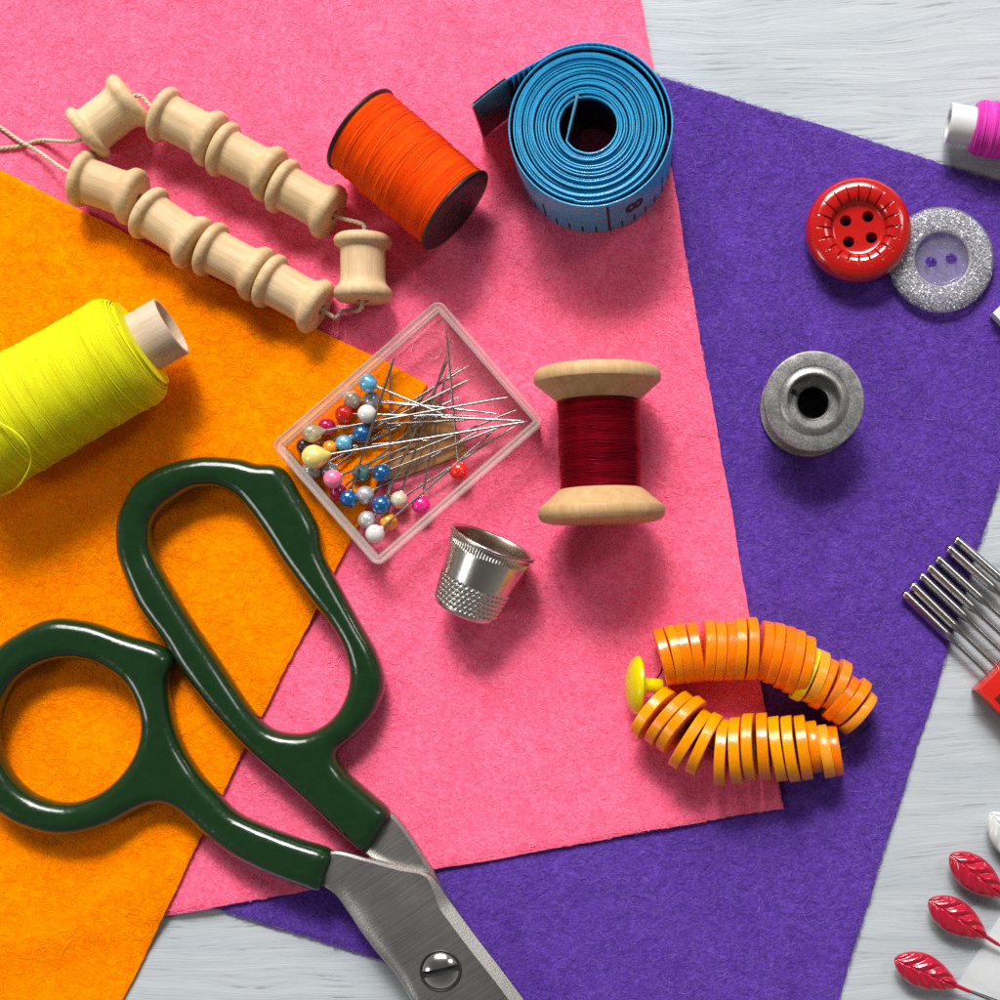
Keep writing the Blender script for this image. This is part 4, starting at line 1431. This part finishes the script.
def inflate(outer, holes, zc, Hm, R, res=1.5, zfun=None):
    polys = [[(p.x, p.y) for p in catmull([at(*q, zc) for q in pl], 4, True)] for pl in [outer] + holes]
    xs = [p[0] for p in polys[0]]; ys = [p[1] for p in polys[0]]
    x0, x1, y0, y1 = min(xs) - 8, max(xs) + 8, min(ys) - 8, max(ys) + 8
    gx = np.arange(x0, x1, res); gy = np.arange(y0, y1, res)
    X, Y = np.meshgrid(gx, gy, indexing='ij')
    D = poly_sd(polys, X, Y)
    Ds = smooth2(D, 6)
    D = np.where(D > 6, Ds, D + (Ds - D) * np.clip(D / 6, 0, 1))
    zoff = np.zeros_like(D) + zc if zfun is None else zfun(X, Y)
    gz_ = np.arange(zoff.min() - Hm - 6, zoff.max() + Hm + 6, res)
    e = np.maximum(0, (R - D)) / R
    Z = (gz_[None, None, :] - zoff[:, :, None]) / Hm
    pexp = 2.4
    f = (np.abs(e[:, :, None]) ** pexp + np.abs(Z) ** pexp) ** (1 / pexp) - 1
    f = np.clip(f * R, -4, 4).astype(np.float32)
    f[0] = f[-1] = 4; f[:, 0] = f[:, -1] = 4; f[:, :, 0] = f[:, :, -1] = 4
    grid = openvdb.FloatGrid(4.0)
    grid.copyFromArray(f)
    pts, tris, quads = grid.convertToPolygons(isovalue=0.0, adaptivity=0.0)
    V = pts * res + np.array([gx[0], gy[0], gz_[0]])
    F = quads.astype(np.int32)
    v = V[F]
    vol = np.einsum('ij,ij->i', v[:, 0], np.cross(v[:, 1], v[:, 2])).sum()
    if vol < 0: F = F[:, ::-1]
    # relax the grid steps
    nb = np.zeros((len(V), 3)); cnt = np.zeros(len(V))
    E_ = np.concatenate([F[:, [0, 1]], F[:, [1, 2]], F[:, [2, 3]], F[:, [3, 0]]])
    for it in range(6):
        nb[:] = 0; cnt[:] = 0
        np.add.at(nb, E_[:, 0], V[E_[:, 1]]); np.add.at(cnt, E_[:, 0], 1)
        np.add.at(nb, E_[:, 1], V[E_[:, 0]]); np.add.at(cnt, E_[:, 1], 1)
        V = V + (0.5 if it % 2 == 0 else -0.51) * (nb / cnt[:, None] - V)
    return V, F


big_out = [(118, 544), (119, 520), (127, 499), (136, 485), (152, 472), (177, 462), (206, 457), (240, 459), (258, 464), (276, 465), (288, 473), (301, 495), (312, 513), (320, 530), (325, 556), (342, 589), (362, 625), (377, 652),
           (385, 681), (380, 704), (371, 720), (357, 735), (342, 747), (338, 756), (346, 770), (359, 782), (374, 795), (391, 812), (383, 830), (369, 851), (360, 849), (338, 830), (303, 797), (257, 757), (232, 732), (206, 702), (180, 666), (165, 641), (139, 605), (122, 565)]
big_in = [(153, 536), (156, 520), (168, 506), (191, 491), (207, 488), (220, 489), (238, 498), (255, 518), (270, 540), (284, 562), (313, 602), (329, 622), (342, 643), (349, 664), (350, 682), (345, 700), (334, 717), (317, 729), (297, 733), (273, 728), (254, 711), (238, 688), (223, 665), (191, 617), (168, 579), (156, 556)]
sm_out = [(-32, 730), (-28, 700), (-16, 672), (0, 647), (25, 630), (44, 621), (62, 618), (82, 620), (100, 624), (130, 635), (150, 641), (165, 647), (174, 656), (175, 666), (170, 680), (171, 700), (175, 720), (184, 745), (199, 770), (214, 787), (238, 811), (270, 826), (303, 838), (334, 850), (330, 872), (323, 889), (303, 884), (270, 872), (238, 857), (211, 838), (190, 819), (173, 807), (158, 804), (140, 809), (112, 824), (88, 832), (62, 835), (38, 831), (12, 820), (-10, 801), (-25, 773)]
sm_in = [(0, 730), (5, 705), (20, 680), (45, 664), (72, 659), (100, 665), (125, 682), (138, 705), (142.5, 727), (137, 752), (122, 775), (100, 793), (70, 802), (38, 795), (15, 776), (3, 752)]

sc_c = at(440, 971, 0)
sci = thing('scissors', 'pair of scissors with dark green coated handles and steel blades, running off the bottom edge', 'scissors', (sc_c.x, sc_c.y, 0))
base_z = ground(200, 600)


def big_z(X, Y):
    # the grip rests on the felt, its neck lifts a little to the blades
    return base_z + 17.5 + 0 * X


def sm_z(X, Y):
    return base_z + 17.5 + 6.0 * ss(at(190, 0).x, at(330, 0).x, X)


for out, inn, zf in ((big_out, big_in, big_z), (sm_out, sm_in, sm_z)):
    V, F = inflate(out, [inn], base_z + 17, 17.5, 15.5, zfun=zf)
    V = V - np.array([sc_c.x, sc_c.y, 0])
    me = np_mesh('handle', V, F)
    part('handle', me, M['green'], sci)


def blade(sections, zb0, zb1, lb, rb, name, mat):
    """sections: (L, R) photo points; lb, rb: bevel widths at the two sides per section"""
    mb = MB(); vs = []; fs = []
    n = 12
    for (Lp, Rp), wl, wr in zip(sections, lb, rb):
        a, b = at(*Lp, zb1), at(*Rp, zb1)
        w = (b - a).length
        dn = (b - a) / w
        row = []
        hgt = zb1 - zb0
        for i in range(5):    # rounded left side
            c = PI / 2 * i / 4
            row.append((wl * (1 - math.cos(c)), zb1 - hgt * 0.75 * (1 - math.sin(c))))
        row += [(wl + (w - wl - wr) * 0.33, zb1), (wl + (w - wl - wr) * 0.66, zb1), (w - wr, zb1), (w, zb1 - min(hgt * 0.7, wr * 0.45 + 1.2)), (w, zb0), (0.0, zb0)]
        for s, z in row:
            q = a + dn * s
            vs.append((q.x, q.y, z))
    k = len(row); m = len(sections)
    for i in range(m - 1):
        for j in range(k):
            l = (j + 1) % k
            fs.append((i * k + j, i * k + l, (i + 1) * k + l, (i + 1) * k + j))
    fs.append(tuple(range(k - 1, -1, -1))); fs.append(tuple((m - 1) * k + j for j in range(k)))
    return mb.add(vs, fs)


def dense(sections, lb, rb, n=6):
    A = catmull([Vector(s[0]) for s in sections], n); B = catmull([Vector(s[1]) for s in sections], n)
    t_ = np.linspace(0, len(sections) - 1, len(A))
    l_ = np.interp(t_, range(len(lb)), lb); r_ = np.interp(t_, range(len(rb)), rb)
    return [((a.x, a.y), (b.x, b.y)) for a, b in zip(A, B)], l_, r_


z1 = base_z + 20
secs = [((312, 876), (318, 856)), ((323, 888), (336, 851.5)), ((334, 897), (366, 859)), ((346, 913), (400, 868.5)), ((358, 931), (429, 875.5)), ((372, 950), (450, 904)), ((396, 979), (478, 942)), ((412, 1006), (505, 977)),
        ((442, 1050), (541, 1026)), ((500, 1130), (590, 1096)), ((570, 1220), (630, 1190)), ((640, 1305), (646, 1302))]
lb = [6, 12, 22, 26, 24, 20, 14, 11, 9, 8, 6, 1]
rb = [2, 2.5, 2.5, 2.5, 3, 11, 11, 11, 11, 10, 8, 1]
d_, l_, r_ = dense(secs, lb, rb)
part('blade', blade(d_, z1, z1 + 11, l_, r_, 'blade', M['blade']), M['blade'], sci, 28, world=True)
secs2 = [((352, 826), (368, 806)), ((362, 851), (391, 813.5)), ((380, 868), (411, 838)), ((394, 884), (425, 860)), ((404, 900), (435.5, 877)), ((400, 940), (452, 905)), ((412, 972), (482, 950)), ((432, 1003), (507, 985)),
         ((455, 1050), (540, 1035)), ((500, 1110), (592, 1102)), ((560, 1190), (632, 1196)), ((640, 1300), (648, 1306))]
lb2 = [3] * 12; rb2 = [2, 3, 3, 3, 3, 4, 4, 4, 4, 4, 3, 1]
d_, l_, r_ = dense(secs2, lb2, rb2)
part('blade', blade(d_, z1 - 11, z1 - 0.4, l_, r_, 'blade', M['blade']), M['blade'], sci, 28, world=True)
# pivot screw
sp = at(440.5, 971, z1 + 12)
scr = MB()
Rh, hw = 18.0, 3.4
ang = math.radians(12)
Mr = Matrix.Translation((sp.x, sp.y, z1 + 11)) @ Matrix.Rotation(ang, 4, 'Z')
dome = lambda x, y: 9.0 * (math.sqrt(max(0, 1 - (x * x + y * y) / (Rh * Rh * 1.12))) - 0.28)
for s in (1, -1):
    vs, fs = [], []
    nr_, nc = 18, 25
    for i in range(nr_ + 1):
        y = hw + (Rh - hw) * math.sin(PI / 2 * i / nr_)
        hx = math.sqrt(max(0, Rh * Rh - y * y))
        for j in range(nc):
            x = -hx + 2 * hx * j / (nc - 1)
            vs.append(Mr @ Vector((x, y * s, dome(x, y))))
    for i in range(nr_):
        for j in range(nc - 1):
            a = i * nc + j
            q = (a, a + 1, a + nc + 1, a + nc)
            fs.append(q if s > 0 else q[::-1])
    o = len(vs)
    for j in range(nc):
        p = vs[j]; vs.append(Vector((p[0], p[1], z1 + 11.2)))
    for j in range(nc - 1):
        q = (j, o + j, o + j + 1, j + 1); fs.append(q if s > 0 else q[::-1])
    scr.add(vs, fs)
scr_o = part('screw', scr, M['steel'], sci, 40, world=True)
part('slot_shade', MB().lathe([(0.01, z1 + 11.1), (18.2, z1 + 11.1), (18.2, z1 + 11.9), (0.01, z1 + 12.0)], 48, Matrix.Translation((sp.x, sp.y, 0))), M['gap_shade'], scr_o, 40, world=True)  # dark floor puts the shade of the slot into its colour
part('ring', MB().lathe([(18.3, z1 + 10.9), (18.4, z1 + 11.8), (19.4, z1 + 12.2), (20.4, z1 + 11.6), (20.4, z1 + 10.9)], 64, Matrix.Translation((sp.x, sp.y, 0)), closed=True), M['gap_shade'], scr_o, 40, world=True)  # dark ring drawn for the shaded gap round the screw head

# ------------------------------------------------------------------ light, world, camera
w = bpy.data.worlds.new('World'); scene.world = w; w.use_nodes = True
nt = w.node_tree
bg = nt.nodes['Background']
tc = nt.nodes.new('ShaderNodeTexCoord'); sx = nt.nodes.new('ShaderNodeSeparateXYZ'); rp = nt.nodes.new('ShaderNodeValToRGB')
nt.links.new(tc.outputs['Generated'], sx.inputs[0]); nt.links.new(sx.outputs['Z'], rp.inputs[0]); nt.links.new(rp.outputs[0], bg.inputs[0])
rp.color_ramp.elements[0].position = 0.0; rp.color_ramp.elements[0].color = (1.0, 0.95, 0.90, 1)
rp.color_ramp.elements[1].position = 0.9; rp.color_ramp.elements[1].color = (0.30, 0.295, 0.29, 1)
bg.inputs[1].default_value = 0.20


def area(name, loc, tgt, sx_, sy_, power, col=(1, 1, 1)):
    ld = bpy.data.lights.new(name, 'AREA'); ld.shape = 'RECTANGLE'; ld.size = sx_ * S; ld.size_y = sy_ * S; ld.energy = power; ld.color = col
    o = bpy.data.objects.new(name, ld); COL.objects.link(o)
    o.location = Vector(loc) * S
    o.rotation_euler = (Vector(tgt) - Vector(loc)).to_track_quat('-Z', 'Y').to_euler()
    return o


area('softbox', (-1600, 10300, 8500), (0, 0, 0), 8000, 5600, 66.0, (1.0, 0.985, 0.965))
area('studio_lamp', (-900, 9000, 9000), (0, 0, 0), 2300, 1700, 24.0, (1.0, 0.985, 0.965))
area('side_window', (-6000, -2000, 4800), (0, 0, 0), 1900, 2200, 2.8, (0.97, 0.98, 1.0))

area('strip_lamp', (5200, 4000, 6800), (0, 0, 0), 1500, 3200, 3.0, (1.0, 0.99, 0.98))

cam = bpy.data.cameras.new('Camera'); co = bpy.data.objects.new('Camera', cam); COL.objects.link(co)
co.location = Vector((CX - 500, 500 - CY, H)) * S
cam.sensor_fit = 'HORIZONTAL'; cam.sensor_width = 36
cam.lens = 36 * H / 1000
cam.shift_x = (500 - CX) / 1000; cam.shift_y = (CY - 500) / 1000
cam.clip_start = 0.01; cam.clip_end = 10
scene.camera = co
scene.view_settings.view_transform = 'Standard'
scene.view_settings.look = 'None'
scene.view_settings.exposure = 0.45
scene.view_settings.gamma = 1.0
scene.cycles.use_denoising = False
scene.cycles.max_bounces = 10
scene.cycles.transparent_max_bounces = 24
for o in COL.objects:
    if '_loc' in o: del o['_loc']
